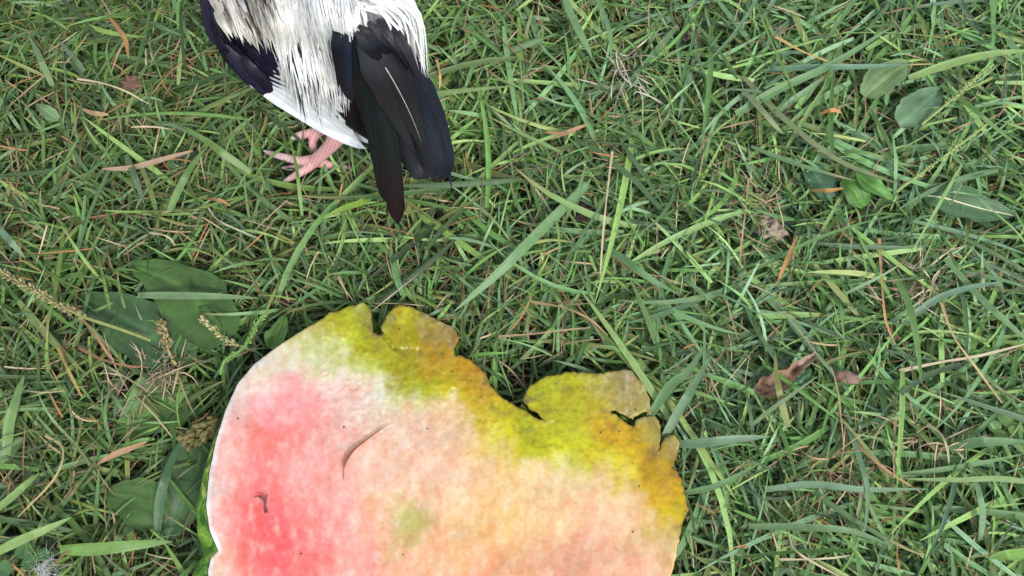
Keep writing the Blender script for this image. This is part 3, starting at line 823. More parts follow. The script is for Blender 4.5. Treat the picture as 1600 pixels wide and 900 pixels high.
# ------------------------------------------------------------------ broad leaves among the grass
G1, G2, G3, G4 = (.050, .105, .026), (.040, .085, .032), (.080, .155, .040), (.125, .19, .08)
LEAVES_PX = []        # used to thin the grass above each leaf
def leaf(parent, path, wpx, col, z=.024, label=None, rib=None, droop=.003, bite=.25, wave=.0024, cull=.42):
    z = z - .005
    S, K = 16, 11
    q = catmull(path, S); t = np.linspace(0, 1, S)
    m = mpp(z)
    zc = z + droop * np.sin(math.pi * t) - droop * .5 * t
    P = at(q[:, 0], q[:, 1], zc)
    T = unit(np.gradient(P, axis=0)); side = unit(np.cross(T, np.array([0, 0, 1.0])))
    prof = np.sin(math.pi * np.clip(.06 + .94 * t, 0, 1) ** .8) ** .65
    prof = np.clip(prof, .05, 1); prof[-1] = .06
    V, UV = [], []
    seed = rng.random() * 50
    for i in range(S):
        for k in range(K):
            u = k / (K - 1) * 2 - 1
            e = 1 + (.16 * mnoise.noise(Vector((t[i] * 5, np.sign(u) * 3, seed))) + bite * max(0, mnoise.noise(Vector((t[i] * 9, u * 2, seed + 9)))) * -1) * abs(u)
            zz = .0022 * abs(u) * (wpx / 60) + wave * mnoise.noise(Vector((t[i] * 3, u * 1.4, seed + 3))) - .0006 * abs(math.cos(u * 5 * math.pi / 2)) 
            V.append(P[i] + side[i] * u * prof[i] * e * wpx * m * .5 + np.array([0, 0, zz]))
            UV.append((k / (K - 1) * 1.0 + seed, t[i]))
    V = np.array(V)
    F = [(i*K + k, i*K + k + 1, (i+1)*K + k + 1, (i+1)*K + k) for i in range(S - 1) for k in range(K - 1)]
    C = np.array(col)[None] * (0.62 + .76 * np.array([mnoise.noise(Vector((v[0] * 70, v[1] * 70, seed))) * .6 + .5 for v in V]))[:, None]
    vein = np.abs(np.array([(k / (K - 1) * 2 - 1) for i in range(S) for k in range(K)]))
    C = np.where((vein < .02)[:, None], C * 1.5, C)
    if parent is None:
        o = link('leaf', V, F, M_LEAF, None, C, UV, origin=P[0])
    else:
        o = link('leaf', V, F, M_LEAF, parent, C, UV)
    if label: o['label'] = label
    if rib:
        mid = V.reshape(S, K, 3)[:, K // 2] + np.array([0, 0, .0009])
        tv, tf = tube(mid, np.linspace(.0006, .0003, S), 6); link('midrib', tv, tf, M_RIB, o)
    LEAVES_PX.append((q, wpx * prof, cull))
    return o
def plant(label, px, py, group='broad leaved weeds in the lawn'):
    return thing('weed_plant', label, 'weed', tuple(at(px, py, 0.0)), group)
w1 = plant('large dark green broad leaved weed by the grey tan root tuft, left of the melon', 330, 560)
leaf(w1, [(352, 535), (322, 490), (275, 445), (206, 415)], 104, G1, .030, bite=.3)
leaf(w1, [(300, 565), (240, 530), (185, 495), (128, 462)], 92, G2, .026, bite=.3)
leaf(w1, [(300, 610), (262, 625), (225, 650), (195, 690)], 96, G3, .022)
w2 = plant('very dark broad leaved weed tucked against the green skin of the melon', 310, 800)
leaf(w2, [(318, 690), (305, 735), (285, 785), (262, 845)], 92, G2, .026, bite=.2)
leaf(w2, [(262, 800), (235, 790), (205, 778), (168, 770)], 74, G1, .028)
w3 = plant('broad leaf with a cream midrib among the grass at the right edge', 1450, 310)
leaf(w3, [(1446, 306), (1490, 314), (1535, 326), (1585, 338)], 62, (.06, .12, .055), .034, rib=True, bite=.5)
w4 = plant('bright green curled leaves of the weed below the orange tipped straw', 1350, 300)
leaf(w4, [(1352, 322), (1338, 302), (1325, 290), (1312, 284)], 44, (.075, .17, .035), .032, cull=.30)
leaf(w4, [(1340, 268), (1360, 288), (1378, 300), (1395, 312)], 30, (.08, .19, .04), .036, cull=.30)
leaf(w4, [(1300, 310), (1285, 290), (1270, 270), (1252, 255)], 48, (.05, .11, .06), .026, cull=.30)
w5 = plant('pale grey green broad leaves under long blades in the upper right', 1400, 160)
leaf(w5, [(1352, 150), (1372, 130), (1396, 112), (1420, 100)], 56, G4, .034, cull=.30)
leaf(w5, [(1405, 195), (1425, 178), (1448, 158), (1470, 140)], 56, (.09, .16, .085), .034, cull=.30)
w6 = plant('small rounded pale leaf in the upper left grass', 60, 180)
leaf(w6, [(92, 186), (80, 180), (70, 172), (56, 164)], 24, (.12, .19, .09), .034)
w7 = plant('crumpled bright green leaf touching the upper left rim of the melon', 430, 540)
leaf(w7, [(424, 545), (430, 528), (438, 512), (446, 492)], 30, (.085, .17, .04), .036)
w8 = plant('tiny glossy bright leaf in the grass right of the tail', 790, 300)
leaf(w8, [(788, 302), (798, 292), (806, 284), (812, 272)], 26, (.05, .13, .025), .026)
w9 = plant('pale broken leaf at the left edge above the long tan straw', 20, 700)
leaf(w9, [(-10, 720), (8, 705), (22, 695), (38, 684)], 38, G4, .030)
w10 = plant('small green leaf beside the curled brown dry leaf', 1255, 590)
leaf(w10, [(1246, 600), (1254, 592), (1260, 583), (1262, 572)], 22, (.06, .14, .07), .034)

# clover
def clover(label, spots, col):
    c = thing('clover_plant', label, 'clover', tuple(at(spots[0][0], spots[0][1], 0)), 'clover plants in the lawn')
    for x, y, r in spots:
        p = at(x, y, .030); R = r * mpp(.03); an = np.linspace(0, 2 * math.pi, 14, endpoint=False)
        ring = [p + np.array([math.cos(a) * R, math.sin(a) * R, .0012 + .001 * math.sin(2 * a)]) for a in an]
        ring2 = [p + np.array([math.cos(a) * R * .5, math.sin(a) * R * .5, .0004]) for a in an]
        V = np.array([p] + ring2 + ring); k = 14
        F = [(0, 1 + i, 1 + (i + 1) % k) for i in range(k)] + [(1 + i, 1 + k + i, 1 + k + (i + 1) % k, 1 + (i + 1) % k) for i in range(k)]
        link('leaflet', V, F, M_LEAF, c, np.tile(np.array(col) * (.85 + .3 * rng.random()), (len(V), 1)), np.column_stack([V[:, 0] * 200, V[:, 1] * 40]))
        sv, sf = tube(catmull([p, p + np.array([.004, .003, -.012]), at(x, y, 0) + np.array([.005, .004, 0])], 6), .0005, 5)
        link('stem', sv, sf, M_SEED, c, np.tile([.08, .14, .05], (len(sv), 1)))
clover('clover with round leaflets near the white down at the lower left', [(38, 860, 12), (47, 878, 11), (70, 866, 9), (8, 888, 12)], (.055, .13, .045))
clover('clover with pale leaflets near the right edge, level with the melon top', [(1570, 655, 12), (1553, 668, 10), (1585, 672, 11), (1562, 682, 9), (1590, 650, 9)], (.11, .20, .06))

# ------------------------------------------------------------------ seed spikes
def spike(label, stem, head, wpx, col, stemcol, n=90, z=.034, z1=.040):
    s = thing('seed_spike', label, 'seed spike', tuple(at(stem[0][0], stem[0][1], 0)), 'seed spikes of weeds in the lawn')
    q = catmull([at(a, b, zz) for (a, b), zz in zip(stem, np.linspace(z - .004, z, len(stem)))], 18)
    V, F = tube(q, .0010, 6); link('stem', V, F, M_SEED, s, np.tile(stemcol, (len(V), 1)))
    h = catmull([at(a, b, zz) for (a, b), zz in zip(head, np.linspace(z, z1, len(head)))], 40)
    T = unit(np.gradient(h, axis=0)); R = wpx * mpp(z) * .5
    parts, cols = [], []
    V, F = tube(h, .0008, 5); parts.append((V, F)); cols.append(np.tile(stemcol, (len(V), 1)))
    for k in range(n):
        i = int(rng.integers(0, 40)); a = k * 2.4
        A = unit(np.cross(T[i], [.1, .2, 1])); B = np.cross(T[i], A)
        d = A * math.cos(a) + B * math.sin(a)
        r = R * (0.7 + .4 * rng.random()) * (.55 if i > 36 else 1)
        c = h[i] + d * r * .55
        ax = unit(d * .8 + T[i] * .9)
        V, F = tube([c, c + ax * r * .35, c + ax * r * .8, c + ax * r * 1.15], [r * .18, r * .36, r * .30, r * .06], 6)
        parts.append((V, F)); cols.append(np.tile(np.array(col) * (.65 + .7 * rng.random()), (len(V), 1)))
    V, F = merge(parts); o = link('seed_head', V, F, M_SEED, s, np.vstack(cols)); 
spike('long pale knobbly seed spike crossing the left edge of the photo', [(236, 532), (190, 515), (132, 496)], [(134, 497), (95, 478), (60, 458), (25, 438), (-8, 418)], 12, (.20, .17, .08), (.17, .19, .06), 130, .036, .046)
spike('bright green curved seed spike above the left rim of the melon', [(345, 585), (347, 573), (352, 562)], [(352, 562), (376, 547), (392, 528), (402, 505), (418, 490)], 8, (.13, .24, .05), (.12, .22, .05), 120, .036, .044)
spike('tan and green seed spike pointing at the bright green one', [(400, 548), (385, 545), (367, 538)], [(368, 539), (345, 524), (328, 508), (313, 497)], 10, (.30, .26, .12), (.18, .2, .08), 70, .034, .036)
spike('short brown seed spike beside the grey tan root tuft', [(275, 570), (268, 558), (262, 546)], [(263, 548), (259, 530), (254, 515), (249, 502)], 13, (.20, .15, .07), (.2, .2, .08), 70, .034, .042)
spike('dark olive clustered seed spike touching the melon skin', [(360, 655), (352, 658), (340, 661)], [(346, 659), (325, 670), (305, 682), (292, 692)], 24, (.10, .085, .025), (.10, .1, .04), 130, .042, .040)
spike('yellow green seed spike in the upper right grass, nearest the top edge', [(1440, 195), (1455, 182), (1472, 168)], [(1472, 168), (1500, 145), (1525, 122), (1552, 100)], 8, (.24, .28, .09), (.16, .22, .07), 80, .038, .044)
spike('yellow green seed spike just above the leaf with the cream midrib', [(1400, 300), (1415, 288), (1433, 276)], [(1433, 276), (1470, 248), (1505, 222), (1542, 194)], 8, (.22, .26, .09), (.16, .22, .07), 80, .038, .044)

# ------------------------------------------------------------------ single long grass blades and straws
def long_blade(label, path, wpx, col, name='grass_blade', cat='grass blade', z=(.030, .042, .036), prof='blade', fold=.16, mtl=None, group=None, tip=None):
    S = 22
    col = np.clip(np.array(col) * (np.array([1.12, 1.1, .9]) if mtl is None else 1), 0, .6)
    if prof == 'blade': pf = lambda t: np.clip(.72 + 1.2 * t, 0, 1) * (1 - t ** 3.2) ** .8
    elif prof == 'both': pf = lambda t: np.clip(np.sin(math.pi * np.clip(t * .96 + .03, 0, 1)), 0, 1) ** .55
    else: pf = lambda t: .85 + .15 * np.cos(t * 9) - .35 * t
    zz = lambda a, b, t: float(np.interp(t, np.linspace(0, 1, len(z)), z))
    t = np.linspace(0, 1, S)[:, None]
    c = np.array(col, float)[None] * np.ones((S, 1))
    if tip is not None:
        w = np.clip((t - .55) / .3, 0, 1); c = c * (1 - w) + np.array(tip)[None] * w
    V, F, C, UV = ribbon('', path, wpx, pf, c, None, zz, fold, S, nrm=unit(np.array([rng.normal(0, .25), -.2 + rng.normal(0, .25), 1])))
    p0 = at(path[0][0], path[0][1], z[0])
    return tag(link(name, V, F, mtl or M_GRASS, None, C, UV, origin=p0), label, cat, group)
BG, GR, LG, OL = (.110, .205, .105), (.085, .175, .055), (.165, .265, .10), (.15, .18, .065)
gb = 'long grass blades standing out of the lawn'
for lab, path, w, c in [
 ('broad blue green blade slanting from the dark clod down towards the notch of the melon', [(918, 288), (840, 365), (775, 430), (708, 488)], 17, BG),
 ('greyish blade arching down right from the thin bright stalk', [(1160, 118), (1225, 185), (1310, 250), (1410, 290)], 15, (.14, .17, .10)),
 ('upright dark green blade pointing down to the orange scrap in the upper right', [(1180, 0), (1205, 65), (1235, 130), (1263, 198)], 6, (.09, .19, .04)),
 ('long grey green blade climbing right from the pale kinked blade, upper right', [(1150, 178), (1215, 140), (1300, 100), (1400, 38)], 15, BG),
 ('blue green blade lying level under the tan stalk in the upper right', [(1200, 108), (1270, 105), (1350, 104), (1430, 100)], 11, (.085, .17, .13)),
 ('green blade reaching the right edge near the top corner', [(1420, 122), (1490, 98), (1550, 84), (1620, 78)], 15, LG),
 ('pale kinked blade running down right from the long grey green one', [(1160, 140), (1180, 160), (1210, 195), (1225, 210)], 10, (.16, .2, .12)),
 ('narrow blade leaning down right below the pale broad leaves', [(1470, 132), (1515, 165), (1550, 195), (1600, 235)], 10, GR),
 ('blue green blade hanging from the top edge above the whitish straw', [(880, -10), (896, 30), (912, 62), (926, 92)], 15, BG),
 ('narrow blue green blade hanging from the top edge right of a wider one', [(930, -10), (946, 30), (954, 60), (955, 98)], 9, BG),
 ('long blade rising up right from the right end of the torn rind', [(1014, 652), (1048, 602), (1075, 580), (1104, 538)], 16, BG),
 ('steep blade crossing another just right of the torn rind', [(1034, 690), (1062, 640), (1085, 600), (1112, 555)], 14, (.09, .16, .10)),
 ('thick blade with a pale dry patch, level with the right tip of the rind', [(1060, 694), (1100, 692), (1150, 686), (1205, 682)], 15, (.115, .19, .14)),
 ('long level blue blade in the lower right, tip pointing right', [(1195, 765), (1270, 757), (1350, 765), (1450, 764)], 11, (.10, .18, .13)),
 ('thin curved blade bending down across the long level blue one', [(1322, 660), (1342, 712), (1356, 770), (1350, 845)], 9, (.095, .18, .12)),
 ('dark green blade curving down below the tan straws at right', [(1392, 420), (1418, 470), (1432, 530), (1440, 600)], 12, GR),
 ('straight blade slanting down to the right edge, mid height', [(1478, 405), (1535, 468), (1575, 505), (1620, 545)], 14, BG),
 ('pale blue blade arching above the tan straws at right', [(1410, 505), (1462, 468), (1512, 450), (1570, 440)], 11, (.10, .18, .14)),
 ('short bright blade slanting down right in the middle of the lawn', [(940, 382), (975, 405), (1015, 435), (1056, 458)], 13, (.08, .17, .08)),
 ('pale striped blade lying level across the large dark leaf', [(214, 461), (270, 462), (335, 463), (405, 466)], 13, (.13, .21, .12)),
 ('wide pale green blade lying level left of the melon at the bottom', [(92, 860), (150, 858), (210, 852), (270, 846)], 21, (.115, .215, .065)),
 ('bright blade rising right from the lower left edge', [(-15, 868), (30, 845), (70, 828), (112, 808)], 14, LG),
 ('tall pale blade leaning over at the left edge below the seed spike', [(10, 712), (14, 665), (26, 620), (38, 585)], 17, (.12, .21, .085)),
 ('dark curved blade standing in front of the leaf by the melon skin', [(246, 830), (250, 780), (265, 728), (285, 682)], 15, (.045, .105, .055)),
 ('stiff blade standing over the curled brown dry leaf', [(1232, 668), (1222, 630), (1214, 590), (1211, 550)], 11, OL),
 ('blade slanting up right under the curled brown dry leaf', [(1170, 668), (1205, 640), (1240, 615), (1280, 586)], 8, (.10, .16, .09)),
 ('upright blade in the upper left corner with its tip up', [(82, 134), (70, 108), (58, 82), (44, 54)], 11, (.10, .17, .08)),
 ('short blue blade with a white tip in the upper left', [(132, 112), (118, 94), (106, 80), (92, 64)], 10, (.08, .14, .09)),
 ('blade pointing up left towards the shoulder of the bird', [(392, 270), (360, 248), (325, 222), (288, 198)], 13, (.10, .18, .055)),
 ('blade leaning up right above the pale twig', [(264, 330), (280, 295), (298, 262), (322, 230)], 12, (.10, .18, .07)),
 ('dull blue blade pointing down in the left part of the lawn', [(196, 240), (206, 265), (216, 290), (226, 322)], 13, (.075, .125, .08)),
 ('pale blue blade sloping down right at the left edge', [(-6, 352), (10, 370), (24, 386), (40, 404)], 11, (.115, .2, .14)),
 ('slim blade standing in front of the pink toes', [(472, 338), (468, 300), (462, 255), (449, 203)], 6, (.115, .21, .055)),
 ('yellow green blade lying by the pale blade base left of the tail tip', [(592, 302), (560, 318), (535, 326), (505, 340)], 11, (.16, .27, .04)),
 ('wide blade hidden half under others below the tan straws at right', [(1485, 705), (1520, 692), (1560, 690), (1610, 690)], 16, (.08, .16, .08)),
 ('upright pale blade at the lower right with its tip at the top', [(1532, 845), (1535, 800), (1526, 755), (1512, 718)], 12, (.11, .2, .12)),
 ('yellowish dry tipped blade at the right of the lower lawn, lying level', [(1620, 755), (1560, 748), (1490, 750), (1410, 748)], 9, (.14, .22, .10)),
 ('bright green blade entering from the lower right corner', [(1620, 862), (1590, 866), (1565, 868), (1545, 872)], 16, (.13, .25, .06)),
 ('dark broad blade along the bottom right, near the thin cream straw', [(1170, 822), (1250, 824), (1330, 830), (1400, 856)], 11, (.07, .14, .065)),
 ('slanting dull blade below the blue one at bottom centre right', [(1060, 772), (1110, 762), (1150, 745), (1190, 722)], 9, BG),
 ('grass blade leaning out from the lower left edge of the lawn, second from bottom', [(-10, 800), (20, 775), (48, 750), (62, 738)], 12, LG),
]:
    long_blade(lab, path, w, c, group=gb)
st = 'dry straws lying on the lawn'
CR, TN, OR = (.46, .40, .27), (.34, .235, .14), (.32, .18, .07)
for lab, path, w, c in [
 ('long cream straw hanging down the middle of the lawn', [(957, 236), (949, 300), (942, 370), (937, 445)], 4.5, CR),
 ('curved tan straw above the notch of the melon', [(832, 473), (878, 480), (920, 498), (950, 524)], 5, TN),
 ('level tan straw just below a curved one', [(778, 526), (830, 522), (880, 516), (922, 512)], 4, TN),
 ('long tan stalk crossing the upper right', [(1212, 57), (1265, 85), (1330, 102), (1455, 100)], 5, (.48, .34, .14)),
 ('thin brown straw standing left of the pale clod', [(1170, 278), (1166, 320), (1160, 370), (1155, 415)], 4, TN),
 ('orange and green blade standing below the pale clod', [(1214, 445), (1224, 420), (1235, 395), (1246, 368)], 7, OR),
 ('thin tan straw curling through the lower left lawn', [(70, 680), (98, 702), (85, 748), (28, 808)], 4.5, (.42, .34, .18)),
 ('pale cream straw crossing the upper left lawn', [(120, 123), (160, 130), (195, 142), (232, 162)], 4, CR),
 ('orange dry blade in the upper left lawn', [(170, 26), (184, 44), (196, 62), (201, 92)], 8, OR),
 ('orange tan scrap of straw under the pale cream one', [(128, 170), (142, 176), (156, 178), (170, 179)], 8, TN),
 ('bundle of flat brown straw in the left lawn', [(160, 264), (205, 262), (250, 250), (302, 235)], 9, (.33, .24, .17)),
 ('bent whitish twig in the grass left of the feet', [(325, 324), (338, 342), (360, 354), (402, 372)], 3.4, (.40, .38, .34)),
 ('small orange leaf scrap near the bent whitish twig', [(322, 311), (332, 311), (346, 314), (360, 322)], 7, (.34, .19, .09)),
 ('long cream straw sloping up to the right edge', [(1405, 580), (1470, 566), (1530, 556), (1605, 537)], 6, CR),
 ('orange tan stalk hanging vertically in the right lawn', [(1374, 372), (1378, 440), (1384, 500), (1399, 538)], 5, (.42, .25, .12)),
 ('tan straw standing upright in the lower right lawn', [(1400, 655), (1397, 690), (1397, 720), (1397, 748)], 4.5, TN),
 ('hooked cream straw right of the upright tan one', [(1449, 662), (1470, 678), (1480, 700), (1483, 724)], 4.5, CR),
 ('tan straw sloping down right below the pale debris at right', [(1470, 470), (1490, 525), (1528, 578), (1566, 630)], 5, (.46, .36, .2)),
 ('pale curved straw near the bottom edge, right of the melon', [(1232, 830), (1240, 856), (1266, 876), (1320, 905)], 4, CR),
 ('orange straw scrap in the lawn right of the tail', [(852, 206), (880, 209), (898, 202), (918, 194)], 7, (.36, .21, .12)),
 ('straight cream straw at the bottom edge, lying level', [(1218, 874), (1260, 874), (1300, 872), (1328, 868)], 4, CR),
 ('orange straw standing at the bottom edge, lower right', [(1404, 892), (1404, 880), (1402, 870), (1400, 862)], 6, OR),
 ('brown diagonal straw in the lower right lawn', [(1332, 678), (1350, 705), (1390, 738), (1440, 770)], 5, (.38, .22, .12)),
 ('thin red brown stalk under the grey tan root tuft', [(122, 543), (160, 562), (200, 572), (232, 574)], 4.5, (.25, .12, .08)),
 ('red brown dry blade crossing under the seed spike', [(114, 484), (140, 512), (160, 540), (176, 565)], 6, (.32, .17, .11)),
 ('yellow orange dry blade in the left lawn', [(90, 542), (100, 565), (112, 590), (128, 620)], 6, (.33, .26, .08)),
 ('pale brown folded blade in the lower left lawn', [(152, 725), (175, 712), (200, 702), (230, 690)], 9, (.38, .24, .14)),
 ('tan stalk hanging from the top edge right of the bird', [(634, -8), (648, 12), (656, 24), (660, 36)], 5, (.42, .26, .16)),
 ('tan dry blade standing right of the saddle feathers', [(682, 92), (686, 108), (688, 122), (687, 138)], 6, (.45, .28, .13)),
 ('cream bent straw above the large dark leaf', [(232, 364), (250, 366), (265, 372), (274, 384)], 4, CR),
 ('thin tan stalk under the bird tail pointing down', [(542, 270), (536, 282), (533, 295), (528, 318)], 3.5, (.45, .28, .1)),
 ('orange curl of dry leaf below the pale upper right leaves', [(1282, 178), (1292, 174), (1304, 172), (1314, 176)], 7, (.5, .24, .10)),
 ('orange dry blade left of the bright curled leaves', [(1266, 297), (1282, 298), (1300, 297), (1318, 294)], 7, (.38, .21, .07)),
]:
    long_blade(lab, path, w, c, 'straw', 'straw', prof='stalk' if w < 6.5 else 'both', fold=.25, mtl=M_STRAW, group=st, z=(.030, .039, .034))

# ------------------------------------------------------------------ small debris
def lump(name, label, cat, px, py, rx, ry, col, z, seed, amp=.35, rot=0.0, flat=.55):
    bmq = bmesh.new(); bmesh.ops.create_icosphere(bmq, subdivisions=4, radius=1.0)
    V = np.array([v.co[:] for v in bmq.verts]); F = [tuple(v.index for v in f.verts) for f in bmq.faces]; bmq.free()
    nf = np.array([1 + amp * mnoise.noise(Vector(v * 2.2) + Vector((seed, 0, 0))) + amp * .6 * mnoise.noise(Vector(v * 6) + Vector((seed, 5, 0))) + amp * .5 * mnoise.noise(Vector(v * 15) + Vector((seed, 9, 0))) for v in V])
    m = mpp(z); W = V * nf[:, None] * np.array([rx * m, ry * m, min(rx, ry) * m * flat * 1.6])
    c, s = math.cos(rot), math.sin(rot)
    W = np.column_stack([W[:, 0] * c - W[:, 1] * s, W[:, 0] * s + W[:, 1] * c, W[:, 2]])
    p = at(px, py, z)
    C = np.array(col)[None] * (.8 + .4 * nf[:, None] * .5)
    return tag(link(name, W + p, F, M_DEBRIS, None, C, origin=p), label, cat)
lump('dirt_clod', 'dark brown clod of dirt at the top of the broad blue green blade', 'clod', 908, 336, 19, 17, (.022, .014, .012), .018, 3, .7)
lump('dirt_clod', 'pale grey brown clod of debris in the right part of the lawn', 'clod', 1203, 360, 20, 18, (.26, .20, .16), .021, 8, .8)
lump('seed_pod', 'smooth grey brown seed pod right of the curled brown dry leaf', 'seed pod', 1324, 590, 19, 10, (.17, .105, .085), .030, 5, .12, -.25)
lump('dirt_clod', 'small brown clod in the upper left lawn', 'clod', 205, 131, 15, 11, (.13, .075, .05), .022, 13, .7)
lump('dirt_clod', 'greyish clod under blades in the upper right lawn', 'clod', 1080, 55, 15, 12, (.11, .08, .07), .020, 21, .7)
# curled dry leaf
S = 26
tt = np.linspace(0, 1, S)
for nm, path, w in (('dry_leaf', [(1178, 612), (1200, 606), (1225, 592), (1250, 572), (1274, 556)], 32),):
    q = catmull(path, S); zz = .025 + .008 * tt
    P = at(q[:, 0], q[:, 1], zz); T = unit(np.gradient(P, axis=0)); side = unit(np.cross(T, [0, 0, 1.0]))
    K = 9; V = []; C = []; UV = []
    for i in range(S):
        wd = w * mpp(.03) * float(np.interp(tt[i], [0, .12, .4, .6, .8, 1], [.35, .95, 1, .6, .42, .3]))
        for k in range(K):
            u = k / (K - 1) * 2 - 1
            nz = mnoise.noise(Vector((tt[i] * 8, u * 2, 4)))
            V.append(P[i] + side[i] * wd * .5 * u * (1 + .35 * nz * abs(u)) + np.array([0, 0, .005 * u * u + .003 * nz + .0025 * mnoise.noise(Vector((tt[i] * 22, u * 5, 1)))]))
            C.append(np.array([.25, .155, .10]) * (.75 + .55 * (nz + .5)) + (.12 if tt[i] > .75 else 0)); UV.append((k / (K - 1), tt[i]))
    F = [(i*K + k, i*K + k + 1, (i+1)*K + k + 1, (i+1)*K + k) for i in range(S - 1) for k in range(K - 1)]
    tag(link(nm, np.array(V), F, M_STRAW, None, np.clip(np.array(C), .02, 1), UV, origin=P[0]), 'crumpled brown dry leaf in the grass right of the melon', 'dry leaf')

def tangle(name, label, cat, px, py, rx, ry, n, col, L, wpx, z=.03):
    P, W, C = [], [], []
    for _ in range(n):
        a = rng.random() * 6.28; r = rng.random() ** .6
        x, y = px + math.cos(a) * r * rx, py + math.sin(a) * r * ry
        d = rng.random() * 6.28; k = rng.normal(0, .7); l = L * (.4 + rng.random()); pts = []
        z0 = z - .010 + rng.random() * .014
        for s in range(7):
            pts.append(at(x, y, max(.004, z0 + .006 * math.sin(s * .9 + a)))); x += math.cos(d) * l / 6; y += math.sin(d) * l / 6; d += k / 6
        if rng.random() < .35: continue
        P.append(pts); W.append(np.full(7, .65 * wpx * mpp(z)) * np.array([.5, 1, 1, 1, .9, .7, .3]))
        C.append(np.array(col) * (.6 + .8 * rng.random()))
    V, F, C, UV = strips(np.array(P), np.array([[[.1, -.2, 1.0]]]), np.array(W), np.full(len(P), .2), np.array(C))
    return tag(link(name, V, F, M_STRAW, None, C, UV, origin=at(px, py, 0)), label, cat)
tangle('root_tuft', 'grey tan tuft of dead roots between the broad leaves and the melon', 'root tuft', 250, 572, 24, 20, 70, (.36, .25, .20), 34, 2.6)
tangle('straw_tuft', 'whitish tuft of dead straw below the blades hanging from the top edge', 'straw tuft', 980, 115, 26, 36, 60, (.42, .40, .34), 52, 3.6)
tangle('straw_tuft', 'loose pale straw tuft in the far right lawn, above the sloping cream straw', 'straw tuft', 1440, 448, 32, 32, 60, (.48, .38, .30), 48, 3.2)
tangle('straw_tuft', 'pinkish straw tuft low in the right lawn beside the hooked cream straw', 'straw tuft', 1465, 690, 45, 26, 60, (.48, .34, .25), 60, 3)
tangle('straw_tuft', 'tan straw tuft under the broad leaves at the left of the melon', 'straw tuft', 225, 605, 60, 22, 50, (.42, .32, .22), 70, 3)
tangle('straw_tuft', 'tan straw tuft below the pale clod at the right', 'straw tuft', 1190, 310, 40, 30, 40, (.42, .30, .20), 60, 2.6)
tangle('straw_tuft', 'brown straw tuft right of the curled dry leaf, low in the lawn', 'straw tuft', 1310, 730, 60, 40, 60, (.38, .25, .17), 70, 3)
# down feather
P, W, C = [], [], []
dp = at(70, 888, .034)
for k in range(90):
    a = rng.normal(-2.0, .75) if k % 2 else rng.random() * 6.28; l = (.003 + .006 * rng.random()); t = np.linspace(0, 1, 6)[:, None]
    d = np.array([math.cos(a), math.sin(a), -.1 + .35 * rng.random()])
    P.append(dp + d * l * t + np.array([0, 0, -.004]) * t ** 2 + rng.normal(0, .0006, 3) * t + rng.normal(0, .0035, 3) * np.array([1, 1, .3])); W.append(np.full(6, .00016)); C.append(np.array([.5, .52, .54]) * (.8 + .2 * rng.random()))
V, F, C, UV = strips(np.array(P), np.array([[[0, -.2, 1.0]]]), np.array(W), np.full(len(P), .1), np.array(C))
tag(link('down_feather', V, F, M_WHITE, None, C, UV, origin=dp), 'white fluffy down feather in the grass at the lower left', 'feather')

# ------------------------------------------------------------------ the lawn (too many blades to count)
FOOT = SK[6][:, :2]; 
FOOTP = np.vstack([rim[::3, :2]])
def keep_mask(P):
    """drop blades that would cross the melon, the bird's toes or hide the broad leaves"""
    n, S, _ = P.shape
    x, y = P[..., 0], P[..., 1]
    inm = inside(FOOTP, x.ravel(), y.ravel()).reshape(n, S)
    px, py = proj(P)
    bad = np.zeros(n, bool)
    hi = inm & (P[..., 2] > .022)
    bad |= hi.any(1) | inm[:, 0]
    # skin bulge on the left
    bulge = inside(SK[7][::3, :2], x.ravel(), y.ravel()).reshape(n, S)
    bad |= (bulge & (P[..., 2] > .015)).any(1)
    # in front of melon from the camera only at the rim edge
    over = inside(MAINP[::3], px.ravel(), py.ravel()).reshape(n, S) & ~inm & (P[..., 2] > .05)
    bad |= over.any(1)
    r = rng.random(n)
    for q, w, cull in LEAVES_PX:
        hit = np.zeros(n, bool)
        for (a, b), ww in zip(q[::2, :2], w[::2]):
            hit |= (((px - a) ** 2 + (py - b) ** 2) < (max(ww, 14) * .5) ** 2).any(1)
        bad |= hit & (r < cull)
    for (a, b, c, d) in ((418, 238, 495, 251), (442, 284, 492, 252), (458, 216, 500, 207), (492, 250, 530, 212)):
        for u in np.linspace(0, 1, 6):
            xx, yy = a + (c - a) * u, b + (d - b) * u
            bad |= (((px - xx) ** 2 + (py - yy) ** 2) < 81).any(1) & (r < .84)
    return ~bad

